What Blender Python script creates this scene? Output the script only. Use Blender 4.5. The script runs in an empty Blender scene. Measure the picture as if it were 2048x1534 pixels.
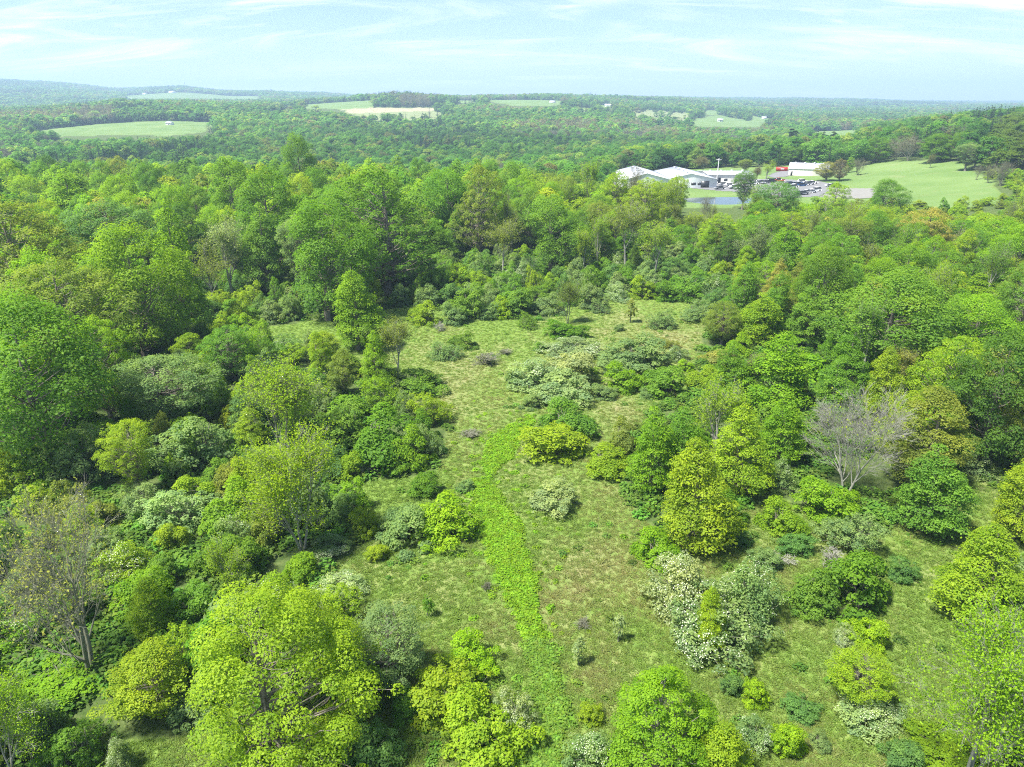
import bpy, math, random
import numpy as np
from mathutils import Vector

# ------------------------------------------------------------------ camera, sky, sun, exposure
SC = bpy.context.scene
COL = SC.collection
CAM_H, PITCH, FPX = 35.0, math.radians(22.0), 1400.0      # photo pixels 2048 x 1534
cam_d = bpy.data.cameras.new("camera"); cam = bpy.data.objects.new("camera", cam_d); COL.objects.link(cam)
cam_d.sensor_fit = 'HORIZONTAL'; cam_d.sensor_width = 36.0; cam_d.lens = 36.0 * FPX / 2048.0
cam_d.clip_start = 0.5; cam_d.clip_end = 30000.0
cam.location = (0, 0, CAM_H); cam.rotation_euler = (math.pi / 2 - PITCH, 0, 0)
SC.camera = cam

SUN_EL = math.radians(62.0)
SUN_AZ = math.atan2(-0.80, -0.42)        # towards the sun: left of and a little behind the camera (x, y)
SUN_STRENGTH, SKY_STRENGTH, EXPOSURE = 4.0, 0.050, 1.74
HAZE_DENSITY = 0.00023
sun_d = bpy.data.lights.new("sun", 'SUN'); sun = bpy.data.objects.new("sun", sun_d); COL.objects.link(sun)
sun_d.energy = SUN_STRENGTH; sun_d.angle = math.radians(5.0); sun_d.color = (1.0, 0.965, 0.90)
sdir = Vector((math.sin(SUN_AZ) * math.cos(SUN_EL), math.cos(SUN_AZ) * math.cos(SUN_EL), math.sin(SUN_EL)))
sun.rotation_euler = sdir.to_track_quat('Z', 'Y').to_euler(); sun.location = (-200, -100, 400)

W = bpy.data.worlds.new("World"); SC.world = W; W.use_nodes = True
def build_world():
    nt = W.node_tree; nt.nodes.clear(); N = nt.nodes.new; L = nt.links.new
    out = N('ShaderNodeOutputWorld'); bg = N('ShaderNodeBackground'); bg.inputs['Strength'].default_value = SKY_STRENGTH
    sky = N('ShaderNodeTexSky'); sky.sky_type = 'NISHITA'; sky.sun_disc = False
    sky.sun_elevation = SUN_EL; sky.sun_rotation = SUN_AZ; sky.altitude = 400
    sky.air_density = 1.0; sky.dust_density = 0.3; sky.ozone_density = 1.5
    tc = N('ShaderNodeTexCoord'); sep = N('ShaderNodeSeparateXYZ'); L(tc.outputs['Generated'], sep.inputs[0])
    def m(op, a, b=None):
        n = N('ShaderNodeMath'); n.operation = op
        for i, v in enumerate((a, b)):
            if v is None: continue
            if isinstance(v, (int, float)): n.inputs[i].default_value = v
            else: L(v, n.inputs[i])
        return n.outputs[0]
    z = m('MAXIMUM', sep.outputs[2], 0.0); d = m('ADD', z, 0.20)
    px = m('DIVIDE', sep.outputs[0], d); py = m('DIVIDE', sep.outputs[1], d)
    comb = N('ShaderNodeCombineXYZ'); L(px, comb.inputs[0]); L(py, comb.inputs[1])
    def streak(rot, sc, scale, detail, dist, lo, hi, loc=(0, 0, 0)):
        mp = N('ShaderNodeMapping'); L(comb.outputs[0], mp.inputs[0])
        mp.inputs['Rotation'].default_value = (0, 0, rot); mp.inputs['Scale'].default_value = sc; mp.inputs['Location'].default_value = loc
        n = N('ShaderNodeTexNoise'); L(mp.outputs[0], n.inputs['Vector'])
        n.inputs['Scale'].default_value = scale; n.inputs['Detail'].default_value = detail
        n.inputs['Roughness'].default_value = 0.62; n.inputs['Distortion'].default_value = dist
        r = N('ShaderNodeMapRange'); r.interpolation_type = 'SMOOTHSTEP'; L(n.outputs[0], r.inputs[0])
        r.inputs[1].default_value = lo; r.inputs[2].default_value = hi
        return r.outputs[0]
    a = streak(math.radians(-14), (0.42, 1.35, 1), 1.7, 10, 1.3, 0.46, 0.70)
    b = streak(math.radians(22), (0.34, 1.2, 1), 1.5, 10, 1.2, 0.48, 0.74, (3.1, 1.7, 0))
    patch = streak(0.3, (1, 1, 1), 0.75, 3, 0.3, 0.34, 0.56, (0.6, 2.2, 0))
    mask = m('MULTIPLY', m('MAXIMUM', a, m('MULTIPLY', b, 0.8)), patch)
    veil = m('ADD', m('MULTIPLY', mask, 0.80), 0.03)
    mix = N('ShaderNodeMix'); mix.data_type = 'RGBA'; L(veil, mix.inputs['Factor'])
    tn = N('ShaderNodeMix'); tn.data_type = 'RGBA'; tn.blend_type = 'MULTIPLY'; tn.inputs['Factor'].default_value = 1.0; L(sky.outputs[0], tn.inputs[6]); tn.inputs[7].default_value = (0.87, 0.95, 1.13, 1)   # the camera's cool white balance
    L(tn.outputs[2], mix.inputs[6]); mix.inputs[7].default_value = (10.8, 11.0, 11.2, 1)
    L(mix.outputs[2], bg.inputs['Color']); L(bg.outputs[0], out.inputs[0])
build_world()

vs = SC.view_settings
vs.view_transform = 'Standard'; vs.look = 'None'; vs.gamma = 1.0; vs.exposure = EXPOSURE; vs.use_curve_mapping = False
cy = SC.cycles
cy.use_adaptive_sampling = True; cy.adaptive_threshold = 0.016
cy.use_denoising = False; cy.denoiser = "OPENIMAGEDENOISE"; cy.denoising_input_passes = "RGB_ALBEDO_NORMAL"
cy.max_bounces = 8; cy.diffuse_bounces = 5; cy.glossy_bounces = 2; cy.transmission_bounces = 5; cy.volume_bounces = 0; cy.transparent_max_bounces = 4
cy.sample_clamp_indirect = 6.0; cy.pixel_filter_type = 'BLACKMAN_HARRIS'; cy.filter_width = 1.1; cy.caustics_reflective = False; cy.caustics_refractive = False
SC.render.film_transparent = False

# ------------------------------------------------------------------ small helpers
rng = np.random.default_rng(11)
random.seed(11)

def lin(c):  # sRGB 0-255 to linear
    return tuple(((x / 255) / 12.92 if x / 255 <= 0.04045 else ((x / 255 + 0.055) / 1.055) ** 2.4) for x in c)

def mesh_from(name, V, Fq, mats=(), fmat=None, attrs=None, smooth=False):
    """V (n,3); Fq list of (m,k) integer arrays (k = 3 or 4)."""
    me = bpy.data.meshes.new(name)
    Fq = [np.asarray(f, dtype=np.int32) for f in Fq if len(f)]
    nl = sum(f.size for f in Fq); nf = sum(len(f) for f in Fq)
    me.vertices.add(len(V)); me.vertices.foreach_set("co", np.asarray(V, dtype=np.float32).ravel())
    me.loops.add(nl); me.polygons.add(nf)
    li = np.concatenate([f.ravel() for f in Fq]); tot = np.concatenate([np.full(len(f), f.shape[1], np.int32) for f in Fq])
    st = np.concatenate([[0], np.cumsum(tot)[:-1]]).astype(np.int32)
    me.loops.foreach_set("vertex_index", li); me.polygons.foreach_set("loop_start", st); me.polygons.foreach_set("loop_total", tot)
    for mt in mats: me.materials.append(mt)
    if fmat is not None: me.polygons.foreach_set("material_index", np.asarray(fmat, dtype=np.int32))
    if smooth: me.polygons.foreach_set("use_smooth", np.ones(nf, dtype=bool))
    for k, (typ, dom, arr) in (attrs or {}).items():
        at = me.attributes.new(k, typ, dom)
        at.data.foreach_set("value" if typ in ('FLOAT', 'INT') else ("vector" if typ == 'FLOAT_VECTOR' else "color"), np.asarray(arr).ravel())
    me.update(calc_edges=True); me.validate()
    return me

def obj(name, data, parent=None, **props):
    o = bpy.data.objects.new(name, data); COL.objects.link(o)
    if parent is not None: o.parent = parent
    for k, v in props.items(): o[k] = v
    return o

def fnoise(x, y, seed=0, oct=4, lac=2.03, gain=0.5):
    """smooth value noise, vectorised, roughly -1..1"""
    x = np.asarray(x, float); y = np.asarray(y, float); out = 0; amp = 1; tot = 0
    def h(i, j, s):
        n = (i.astype(np.int64) * 374761393 + j.astype(np.int64) * 668265263 + s * 974711) & 0x7fffffff
        n = ((n ^ (n >> 13)) * 1274126177) & 0x7fffffff
        return ((n ^ (n >> 16)) & 0xffff) / 65535.0
    for o in range(oct):
        xi = np.floor(x); yi = np.floor(y); fx = x - xi; fy = y - yi
        fx = fx * fx * (3 - 2 * fx); fy = fy * fy * (3 - 2 * fy); s = seed + o * 17
        v = (h(xi, yi, s) * (1 - fx) + h(xi + 1, yi, s) * fx) * (1 - fy) + (h(xi, yi + 1, s) * (1 - fx) + h(xi + 1, yi + 1, s) * fx) * fy
        out = out + amp * (2 * v - 1); tot += amp; amp *= gain; x = x * lac + 5.2; y = y * lac + 1.3
    return out / tot

def in_poly(u, v, poly):
    u = np.asarray(u, float); v = np.asarray(v, float); ins = np.zeros(u.shape, bool); n = len(poly)
    for i in range(n):
        x1, y1 = poly[i]; x2, y2 = poly[(i + 1) % n]
        c = ((y1 > v) != (y2 > v)) & (u < (x2 - x1) * (v - y1) / ((y2 - y1) if y2 != y1 else 1e-9) + x1)
        ins ^= c
    return ins

def seg_dist(u, v, pts):
    """distance to a polyline and the interpolated third value"""
    best = np.full(np.shape(u), 1e9); val = np.zeros(np.shape(u))
    for (x1, y1, a), (x2, y2, b) in zip(pts[:-1], pts[1:]):
        dx, dy = x2 - x1, y2 - y1; t = np.clip(((u - x1) * dx + (v - y1) * dy) / (dx * dx + dy * dy), 0, 1)
        d = np.hypot(u - x1 - t * dx, v - y1 - t * dy); w = d < best
        best = np.where(w, d, best); val = np.where(w, a + t * (b - a), val)
    return best, val

# ------------------------------------------------------------------ the lie of the land
CT, ST = math.cos(PITCH), math.sin(PITCH)
def v2t(v): return math.tan(PITCH + math.atan((v - 767.0) / FPX))       # drop per metre forward for an image row
def proj(x, y, z):
    t = (CAM_H - z); depth = np.maximum(y * CT + t * ST, 0.5); down = -y * ST + t * CT
    return 1024 + FPX * x / depth, 767 + FPX * down / depth, depth

_Y = [0, 40, 120, 200, 260, 330, 420, 520, 700, 900, 1100, 1400, 1700, 2200, 3000, 4200, 6000, 9500]
_T = {-500: [0, 0, 0, 0, 0, -5, -8, -8, -4, 3, 5, 6, 6, 20, 80, 150, 120, 90],
      0:    [0, 0, 0, 0, -1, -6, -9, -8, -4, 3, 6, 8, 6, 12, 66, 140, 110, 80],
      150:  [0, 0, 0, 0, -2, -7, -10, -9, -5, 3, 9, 16, 12, 12, 58, 112, 90, 75],
      250:  [0, 0, 0, 0, -2, -8, -10, -9, -6, 3, 14, 27, 20, 12, 55, 84, 80, 70],
      370:  [0, 0, 0, 0, -2, -8, -11, -10, -6, 4, 12, 24, 20, 14, 82, 84, 70, 60],
      450:  [0, 0, 0, 0, -2, -8, -11, -11, -7, 0, 10, 20, 18, 16, 62, 66, 62, 60],
      560:  [0, 0, 0, 0, -2, -8, -12, -12, -9, -3, 7, 17, 22, 20, 40, 70, 60, 55],
      700:  [0, 0, 0, 0, -2, -8, -12, -13, -10, -4, 8, 24, 34, 26, 30, 52, 45, 45],
      800:  [0, 0, 0, 0, -2, -8, -12, -14, -11, -5, 6, 20, 42, 36, 30, 46, 42, 42],
      900:  [0, 0, 0, 0, -2, -8, -12, -14, -12, -6, 3, 16, 34, 36, 30, 42, 40, 40],
      1100: [0, 0, 0, 0, -1, -5, -10, -14, -13, -7, 2, 14, 32, 43, 36, 34, 34, 34],
      1300: [0, 0, 0, 0, 0, 0, -3, -8, -14, -12, -6, 4, 12, 24, 37, 36, 36, 36],
      1500: [0, 0, 0, 0, 0, 0, 0, -2, -10, -14, -11, -3, -1, 6, 16, 35, 35, 34],
      1600: [0, 0, 0, 0, 0, 0, 1, 0, -7, -10, -10, -9, -8, -4, 8, 32, 30, 28],
      1700: [0, 0, 0, 0, 0, 1, 2, 1, -4, -6, -7, -8, -8, -5, 4, 26, 26, 24],
      1850: [0, 0, 0, 0, 1, 5, 8, 9, 8, 2, -2, -4, -4, -3, 3, 14, 16, 16],
      2048: [0, 0, 0, 1, 6, 12, 17, 18, 15, 8, 4, 0, -2, -2, 3, 8, 12, 12],
      2550: [0, 0, 1, 5, 12, 20, 26, 30, 28, 20, 15, 12, 12, 12, 14, 18, 18, 18]}
def _wy(y): return np.log(np.maximum(y, 0) + 80.0)
_us = np.array(sorted(_T)); _gu = np.linspace(-500, 2550, 306)
_gw = np.linspace(_wy(0), _wy(9500), 420)
_ridge = ([-500, -200, 0, 60, 110, 170, 215, 265, 320, 370, 415, 470, 530, 590, 640, 700, 800], [105, 120, 136, 118, 96, 116, 98, 74, 92, 104, 90, 72, 84, 68, 70, 52, 46])    # the far left ridge line
for _u in list(_ridge[0]) + sorted(_T):
    if _u not in _T: _k = sorted(k for k in _T if k < _u)[-1]; _n = sorted(k for k in _T if k > _u)[0]; _f = (_u - _k) / (_n - _k); _T[_u] = [_T[_k][i] * (1 - _f) + _T[_n][i] * _f for i in range(len(_Y))]
for _u in _T:
    if _u <= 800: _T[_u][15] = float(np.interp(_u, *_ridge)); _T[_u][14] = min(_T[_u][14], 0.5 * _T[_u][15])
_tab = np.array([[np.interp(w, _wy(np.array(_Y, float)), _T[u]) for w in _gw] for u in _us])
_grid = np.array([np.interp(_gu, _us, _tab[:, j]) for j in range(len(_gw))])          # rows: distance, columns: u
def _blur(a, k, ax):
    w = np.exp(-0.5 * (np.arange(-3 * k, 3 * k + 1) / k) ** 2); w /= w.sum()
    p = [(0, 0), (0, 0)]; p[ax] = (3 * k, 3 * k); b = np.pad(a, p, mode='edge')
    return np.apply_along_axis(lambda r: np.convolve(r, w, mode='valid'), ax, b)
_grid = _blur(_blur(_grid, 4, 0), 2, 1)
POND = (80.0, 275.0)
def pond_r(x, y):
    ang = np.arctan2(y - POND[1], (x - POND[0]) / 1.15)
    return np.hypot((x - POND[0]) / 1.15, y - POND[1]) / (12.5 + 1.6 * np.sin(2 * ang + 1) + 1.0 * np.sin(3 * ang))
def zf(x, y):
    x = np.asarray(x, float); y = np.asarray(y, float)
    u = np.clip(1024 + 1510 * x / np.maximum(y, 40), -500, 2550); w = np.clip(_wy(np.clip(y, 0, 9500)), _gw[0], _gw[-1])
    fu = (u + 500) / (_gu[1] - _gu[0]); fw = (w - _gw[0]) / (_gw[1] - _gw[0])
    i = np.clip(fu.astype(int), 0, len(_gu) - 2); j = np.clip(fw.astype(int), 0, len(_gw) - 2); a = fu - i; b = fw - j
    z = (_grid[j, i] * (1 - a) + _grid[j, i + 1] * a) * (1 - b) + (_grid[j + 1, i] * (1 - a) + _grid[j + 1, i + 1] * a) * b
    far = np.clip((y - 500) / 3000, 0, 1)
    z = z + fnoise(x / 260, y / 260, 3, 3) * 10 * far + fnoise(x / 620, y / 700, 5, 3) * 16 * np.clip((y - 2200) / 3000, 0, 1)
    z = z + fnoise(x / 11, y / 11, 7, 3) * 0.22 * np.clip(1 - (y - 150) / 100, 0, 1)
    z = z - 0.9 * np.clip(1.25 - pond_r(x, y), 0, 0.6) / 0.6
    return z

_ys = np.concatenate([np.linspace(20, 400, 1400), np.geomspace(400, 9000, 900)[1:]])
def ground(u, v, ymin=20):
    """the first point of the land that image position (u, v) looks at"""
    t = v2t(v); ys = _ys[_ys >= ymin]; dep = ys * CT + t * ys * ST; xs = (u - 1024) / FPX * dep
    hit = np.nonzero(zf(xs, ys) >= CAM_H - t * ys)[0]; k = hit[0] if len(hit) else len(ys) - 1
    return float(xs[k]), float(ys[k])

# ------------------------------------------------------------------ land cover (outlines given as seen from the camera)
MEADOW = [(660, 1540), (700, 1420), (720, 1330), (700, 1240), (640, 1200), (660, 1120), (700, 1100), (715, 960), (880, 950), (895, 850), (760, 810), (770, 760), (700, 730),
          (530, 690), (530, 650), (690, 640), (820, 610), (960, 640), (1090, 640), (1150, 610), (1240, 590), (1400, 588), (1440, 625), (1395, 700), (1390, 770), (1310, 830), (1250, 890),
          (1250, 980), (1310, 1080), (1450, 1085), (1500, 1010), (1600, 1010), (1700, 1060), (1790, 1060), (1880, 950), (1960, 940), (2010, 1010), (2080, 1040), (2300, 1100), (2300, 1700), (660, 1700)]
STRIP = [(1070, 1620, 50), (1078, 1534, 44), (1086, 1430, 36), (1088, 1340, 25), (1070, 1262, 17), (1050, 1195, 25), (1030, 1115, 36), (988, 1040, 40), (962, 985, 30)]
STRIP2 = [(975, 932, 26), (1000, 895, 34), (1035, 862, 26), (1062, 842, 14)]
FIELDS = {  # name: (outline, nearest, farthest, kind)
    'a': ([(20, 276), (70, 264), (110, 257), (200, 246), (300, 243), (400, 240.5), (432, 247), (436, 258), (400, 265), (330, 271), (230, 270), (120, 273)], 690, 1030, 0),
    'b': ([(600, 208), (690, 202), (748, 201), (748, 217), (700, 219), (610, 217)], 1150, 1800, 0),
    'c': ([(680, 219), (745, 216), (870, 215), (872, 222), (700, 227)], 1050, 1700, 1),
    'd': ([(700, 227), (872, 222), (910, 232), (850, 240), (740, 240)], 900, 1500, 2),
    'e': ([(968, 197), (1020, 195), (1110, 197), (1135, 204), (1110, 211), (1030, 211), (980, 204)], 1300, 2000, 0),
    'f': ([(1250, 224), (1290, 218), (1340, 220), (1392, 229), (1372, 246), (1300, 248), (1270, 240)], 950, 1800, 2),
    'g': ([(1372, 246), (1395, 236), (1440, 230), (1535, 249), (1520, 254), (1400, 252)], 900, 1800, 0),
    'h': ([(1608, 260), (1700, 250), (1722, 256), (1720, 275), (1625, 275)], 650, 1150, 0),
    'i': ([(1462, 309), (1500, 300), (1552, 291), (1562, 297), (1510, 310), (1470, 316)], 440, 800, 1),
    'j': ([(1630, 362), (1650, 346), (1700, 336), (1745, 322), (1830, 320), (1925, 322), (1938, 340), (1975, 356), (2000, 385), (1990, 425), (1900, 425), (1800, 408), (1700, 390)], 235, 420, 0),
    'k': ([(1400, 318), (1440, 312), (1440, 322), (1400, 326)], 420, 620, 0),
    'l': ([(250, 190), (300, 183), (400, 184), (520, 192), (520, 198), (250, 197)], 1700, 3300, 0),
    'm': ([(1500, 231), (1560, 240), (1580, 246), (1500, 244)], 1100, 2300, 0),
    'o': ([(905, 200), (960, 197), (962, 203), (915, 206)], 1300, 2200, 0),
    'p': ([(1132, 213), (1190, 216), (1188, 222), (1140, 219)], 1000, 1900, 0),
    'q': ([(1385, 222), (1430, 221), (1460, 228), (1420, 229)], 1200, 2300, 0),
    'r': ([(1740, 246), (1800, 240), (1800, 246), (1745, 252)], 900, 1700, 0),
    's': ([(520, 214), (590, 209), (600, 214), (540, 219)], 1100, 2000, 0),
    'n': ([(1195, 211), (1232, 210), (1235, 217), (1195, 217)], 1200, 2100, 0),
}
LOT_ZONE = [(1215, 420), (1225, 335), (1330, 330), (1480, 336), (1540, 334), (1600, 332), (1660, 340), (1760, 372), (1860, 400), (1860, 412), (1640, 412), (1500, 412), (1385, 416)]
def cover(x, y, z):
    """per point: meadow, lush strip, field kind (-1 none), yard around the sheds"""
    u, v, dep = proj(x, y, z)
    wob = fnoise(x / 3.5, y / 3.5, 21, 3) * 16 * np.clip(90 / np.maximum(y, 30), 0.6, 2)
    near = (y < 210) & (y > -100)
    mead = near & (in_poly(u + wob, v + wob * 0.5, MEADOW) | in_poly(u + wob, v, [(235, 1490), (420, 1465), (470, 1540), (440, 1660), (180, 1660)]) | ((y < 28) & (np.abs(x) < 9)))
    wob2 = wob * 1.6 + fnoise(x / 0.9, y / 0.9, 23, 2) * 14
    d1, w1 = seg_dist(u + wob2, v, STRIP); d2, w2 = seg_dist(u + wob2, v, STRIP2)
    lush = near & ((d1 < w1 * .9) | (d2 < w2 * .62)) & mead
    kind = np.full(np.shape(u), -1); wu = u + fnoise(x / 45, y / 60, 25, 2) * 7; wv = v + fnoise(x / 60, y / 45, 27, 2) * 1.6
    for poly, a, b, k in FIELDS.values():
        kind = np.where((y > a) & (y < b) & in_poly(wu, wv, poly), k, kind)
    yard = (y > 240) & (y < 420) & in_poly(u, v, LOT_ZONE)
    return mead, lush, kind, yard

# ------------------------------------------------------------------ materials
def new_mat(name):
    m = bpy.data.materials.new(name); m.use_nodes = True; m.node_tree.nodes.clear(); return m, m.node_tree
def add_n(nt, typ, **kw):
    n = nt.nodes.new(typ)
    for k, v in kw.items(): setattr(n, k, v)
    return n
def mixrgb(nt, fac, a, b, blend='MIX'):
    n = add_n(nt, 'ShaderNodeMix', data_type='RGBA', blend_type=blend, clamp_factor=True)
    for sock, v in ((n.inputs['Factor'], fac), (n.inputs[6], a), (n.inputs[7], b)):
        if hasattr(v, 'is_linked'): nt.links.new(v, sock)
        else: sock.default_value = v if isinstance(v, (int, float)) else (*v[:3], 1)
    return n.outputs[2]
def noise_n(nt, vec, scale, detail=4, rough=0.55, dist=0.0):
    n = add_n(nt, 'ShaderNodeTexNoise'); n.inputs['Scale'].default_value = scale; n.inputs['Detail'].default_value = detail
    n.inputs['Roughness'].default_value = rough; n.inputs['Distortion'].default_value = dist; nt.links.new(vec, n.inputs['Vector']); return n.outputs[0]
def ramp(nt, val, lo, hi):
    r = add_n(nt, 'ShaderNodeMapRange', interpolation_type='SMOOTHSTEP'); nt.links.new(val, r.inputs[0]); r.inputs[1].default_value = lo; r.inputs[2].default_value = hi; return r.outputs[0]
def math_n(nt, op, a, b):
    n = add_n(nt, 'ShaderNodeMath', operation=op)
    for i, v in enumerate((a, b)):
        if hasattr(v, 'is_linked'): nt.links.new(v, n.inputs[i])
        else: n.inputs[i].default_value = v
    return n.outputs[0]

def leaf_material(name, instanced):
    """leaf colour = the plant's own colour, varied leaf by leaf; part of the light passes through"""
    m, nt = new_mat(name); L = nt.links.new
    if instanced:
        src = add_n(nt, 'ShaderNodeAttribute', attribute_type='INSTANCER', attribute_name='tint').outputs['Color']
    else:
        src = add_n(nt, 'ShaderNodeObjectInfo').outputs['Color']
    va = add_n(nt, 'ShaderNodeAttribute', attribute_type='GEOMETRY', attribute_name='leafvar').outputs['Fac']
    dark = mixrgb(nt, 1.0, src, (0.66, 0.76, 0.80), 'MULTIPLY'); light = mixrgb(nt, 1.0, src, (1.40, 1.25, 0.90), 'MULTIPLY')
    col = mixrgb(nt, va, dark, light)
    p = add_n(nt, 'ShaderNodeBsdfPrincipled'); p.inputs['Roughness'].default_value = 0.62; p.inputs['Specular IOR Level'].default_value = 0.22
    L(col, p.inputs['Base Color'])
    tr = add_n(nt, 'ShaderNodeBsdfTranslucent'); L(mixrgb(nt, 1.0, col, (1.25, 1.30, 0.65), 'MULTIPLY'), tr.inputs['Color'])
    mx = add_n(nt, 'ShaderNodeMixShader'); mx.inputs[0].default_value = 0.54; L(p.outputs[0], mx.inputs[1]); L(tr.outputs[0], mx.inputs[2])
    o = add_n(nt, 'ShaderNodeOutputMaterial'); L(mx.outputs[0], o.inputs[0]); return m
def plain_material(name, col, rough=0.8, spec=0.3, var=0.15, scale=6.0, objcol=False, metallic=0.0):
    m, nt = new_mat(name); L = nt.links.new
    tc = add_n(nt, 'ShaderNodeTexCoord'); nz = noise_n(nt, tc.outputs['Object'], scale, 5, 0.6)
    base = add_n(nt, 'ShaderNodeObjectInfo').outputs['Color'] if objcol else None
    a = tuple(c * (1 - var) for c in col); b = tuple(min(1, c * (1 + var)) for c in col)
    c = mixrgb(nt, nz, a, b)
    if objcol: c = mixrgb(nt, 1.0, base, c, 'MULTIPLY')
    p = add_n(nt, 'ShaderNodeBsdfPrincipled'); p.inputs['Roughness'].default_value = rough; p.inputs['Specular IOR Level'].default_value = spec; p.inputs['Metallic'].default_value = metallic
    L(c, p.inputs['Base Color']); o = add_n(nt, 'ShaderNodeOutputMaterial'); L(p.outputs[0], o.inputs[0]); return m
M_LEAF = leaf_material("leaf", False); M_LEAFI = leaf_material("leaf_of_many", True)
M_BARK = plain_material("bark", (0.20, 0.175, 0.145), 0.9, 0.15, 0.45, 3.0)
M_PALE = plain_material("pale_bark", (0.265, 0.262, 0.215), 0.9, 0.15, 0.35, 3.0)
M_TWIG = plain_material("grey_twig", (0.185, 0.188, 0.130), 0.9, 0.15, 0.3, 2.0)
M_BLOSSOM = plain_material("blossom", (0.44, 0.48, 0.32), 0.7, 0.2, 0.12, 8.0)

def ground_material():
    m, nt = new_mat("land"); L = nt.links.new
    tc = add_n(nt, 'ShaderNodeTexCoord'); P = tc.outputs['Object']
    at = add_n(nt, 'ShaderNodeAttribute', attribute_name='cover'); sp = add_n(nt, 'ShaderNodeSeparateColor'); L(at.outputs['Color'], sp.inputs[0])
    at2 = add_n(nt, 'ShaderNodeAttribute', attribute_name='dry')
    wood, lush, field = sp.outputs[0], sp.outputs[1], sp.outputs[2]
    n1 = noise_n(nt, P, 0.9, 6, 0.65); n2 = noise_n(nt, P, 0.12, 5, 0.6, 0.6); n3 = noise_n(nt, P, 4.5, 4, 0.7); n4 = noise_n(nt, P, 0.035, 4, 0.55)
    green = mixrgb(nt, ramp(nt, n1, 0.3, 0.7), (0.115, 0.185, 0.034), (0.162, 0.235, 0.046))
    dry = mixrgb(nt, ramp(nt, n3, 0.3, 0.7), (0.215, 0.200, 0.095), (0.290, 0.250, 0.135))
    dfac = math_n(nt, 'ADD', math_n(nt, 'MULTIPLY', ramp(nt, n1, 0.38, 0.72), 0.45), math_n(nt, 'ADD', math_n(nt, 'MULTIPLY', ramp(nt, n2, 0.42, 0.68), 0.45), math_n(nt, 'SUBTRACT', at2.outputs['Fac'], 0.35)))
    g = mixrgb(nt, dfac, green, dry)
    lus = mixrgb(nt, ramp(nt, n3, 0.3, 0.7), (0.080, 0.170, 0.016), (0.110, 0.215, 0.018))
    g = mixrgb(nt, lush, g, lus)
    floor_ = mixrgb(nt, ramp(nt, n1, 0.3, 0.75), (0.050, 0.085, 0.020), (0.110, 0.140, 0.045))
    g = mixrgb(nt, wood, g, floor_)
    fld = mixrgb(nt, ramp(nt, n4, 0.3, 0.7), (0.105, 0.175, 0.045), (0.150, 0.220, 0.068))
    fld = mixrgb(nt, math_n(nt, 'MULTIPLY', ramp(nt, n2, 0.5, 0.85), 0.45), fld, (0.26, 0.25, 0.13))
    tan_ = mixrgb(nt, ramp(nt, n2, 0.3, 0.7), (0.26, 0.24, 0.14), (0.34, 0.30, 0.19))
    g = mixrgb(nt, field, g, fld)
    at3 = add_n(nt, 'ShaderNodeAttribute', attribute_name='tan'); g = mixrgb(nt, at3.outputs['Fac'], g, tan_)
    p = add_n(nt, 'ShaderNodeBsdfPrincipled'); p.inputs['Roughness'].default_value = 0.95; p.inputs['Specular IOR Level'].default_value = 0.1
    L(g, p.inputs['Base Color'])
    bm = add_n(nt, 'ShaderNodeBump'); bm.inputs['Strength'].default_value = 0.7; bm.inputs['Distance'].default_value = 0.25; L(n3, bm.inputs['Height']); L(bm.outputs[0], p.inputs['Normal'])
    o = add_n(nt, 'ShaderNodeOutputMaterial'); L(p.outputs[0], o.inputs[0]); return m

# ------------------------------------------------------------------ ground sheet
def build_ground():
    ys = np.concatenate([np.linspace(-70, 25, 24)[:-1], np.linspace(25, 190, 230)[:-1], np.geomspace(190, 9400, 200)])
    ss = np.linspace(-1.0, 1.0, 480); ss = 0.75 * ss + 0.25 * ss ** 3
    Y, S = np.meshgrid(ys, ss, indexing='ij'); X = S * (Y + 130) * 0.98
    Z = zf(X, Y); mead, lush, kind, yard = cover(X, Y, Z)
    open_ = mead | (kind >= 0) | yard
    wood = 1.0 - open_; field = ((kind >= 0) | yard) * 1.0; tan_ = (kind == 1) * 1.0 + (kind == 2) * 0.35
    u, v, _ = proj(X, Y, Z)
    dry = 0.10 + 0.28 * fnoise(X / 14, Y / 14, 31, 3)
    for cu, cv, ru, rv, a in ((1180, 1130, 110, 150, .38), (1190, 1380, 60, 130, .35), (960, 1220, 110, 100, .14), (950, 800, 80, 90, .25), (930, 740, 60, 40, .35), (1290, 680, 130, 60, .40), (1230, 800, 60, 50, .3),
                              (620, 1000, 150, 60, -.4), (770, 990, 90, 60, -.6), (1130, 1060, 90, 60, -.35), (800, 850, 60, 40, -.3), (610, 680, 90, 40, -.7), (1010, 655, 90, 30, -.45), (1850, 1300, 160, 140, -.35), (1450, 1440, 100, 60, .15), (760, 1450, 90, 90, -.1)):
        dry = dry + a * np.exp(-(((u - cu) / ru) ** 2 + ((v - cv) / rv) ** 2))
    n0, n1 = Y.shape; V = np.stack([X, Y, Z], -1).reshape(-1, 3); I = np.arange(n0 * n1).reshape(n0, n1)
    F = np.stack([I[:-1, :-1], I[:-1, 1:], I[1:, 1:], I[1:, :-1]], -1).reshape(-1, 4)
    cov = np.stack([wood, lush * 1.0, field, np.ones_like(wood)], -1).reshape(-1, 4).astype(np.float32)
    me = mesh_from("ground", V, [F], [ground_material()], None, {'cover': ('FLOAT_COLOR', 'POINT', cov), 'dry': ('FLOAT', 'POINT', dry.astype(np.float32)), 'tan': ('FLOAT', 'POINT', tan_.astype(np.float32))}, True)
    obj("ground", me, kind="structure", label="grassy land running from the clearing to the far hills")
build_ground()

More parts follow.
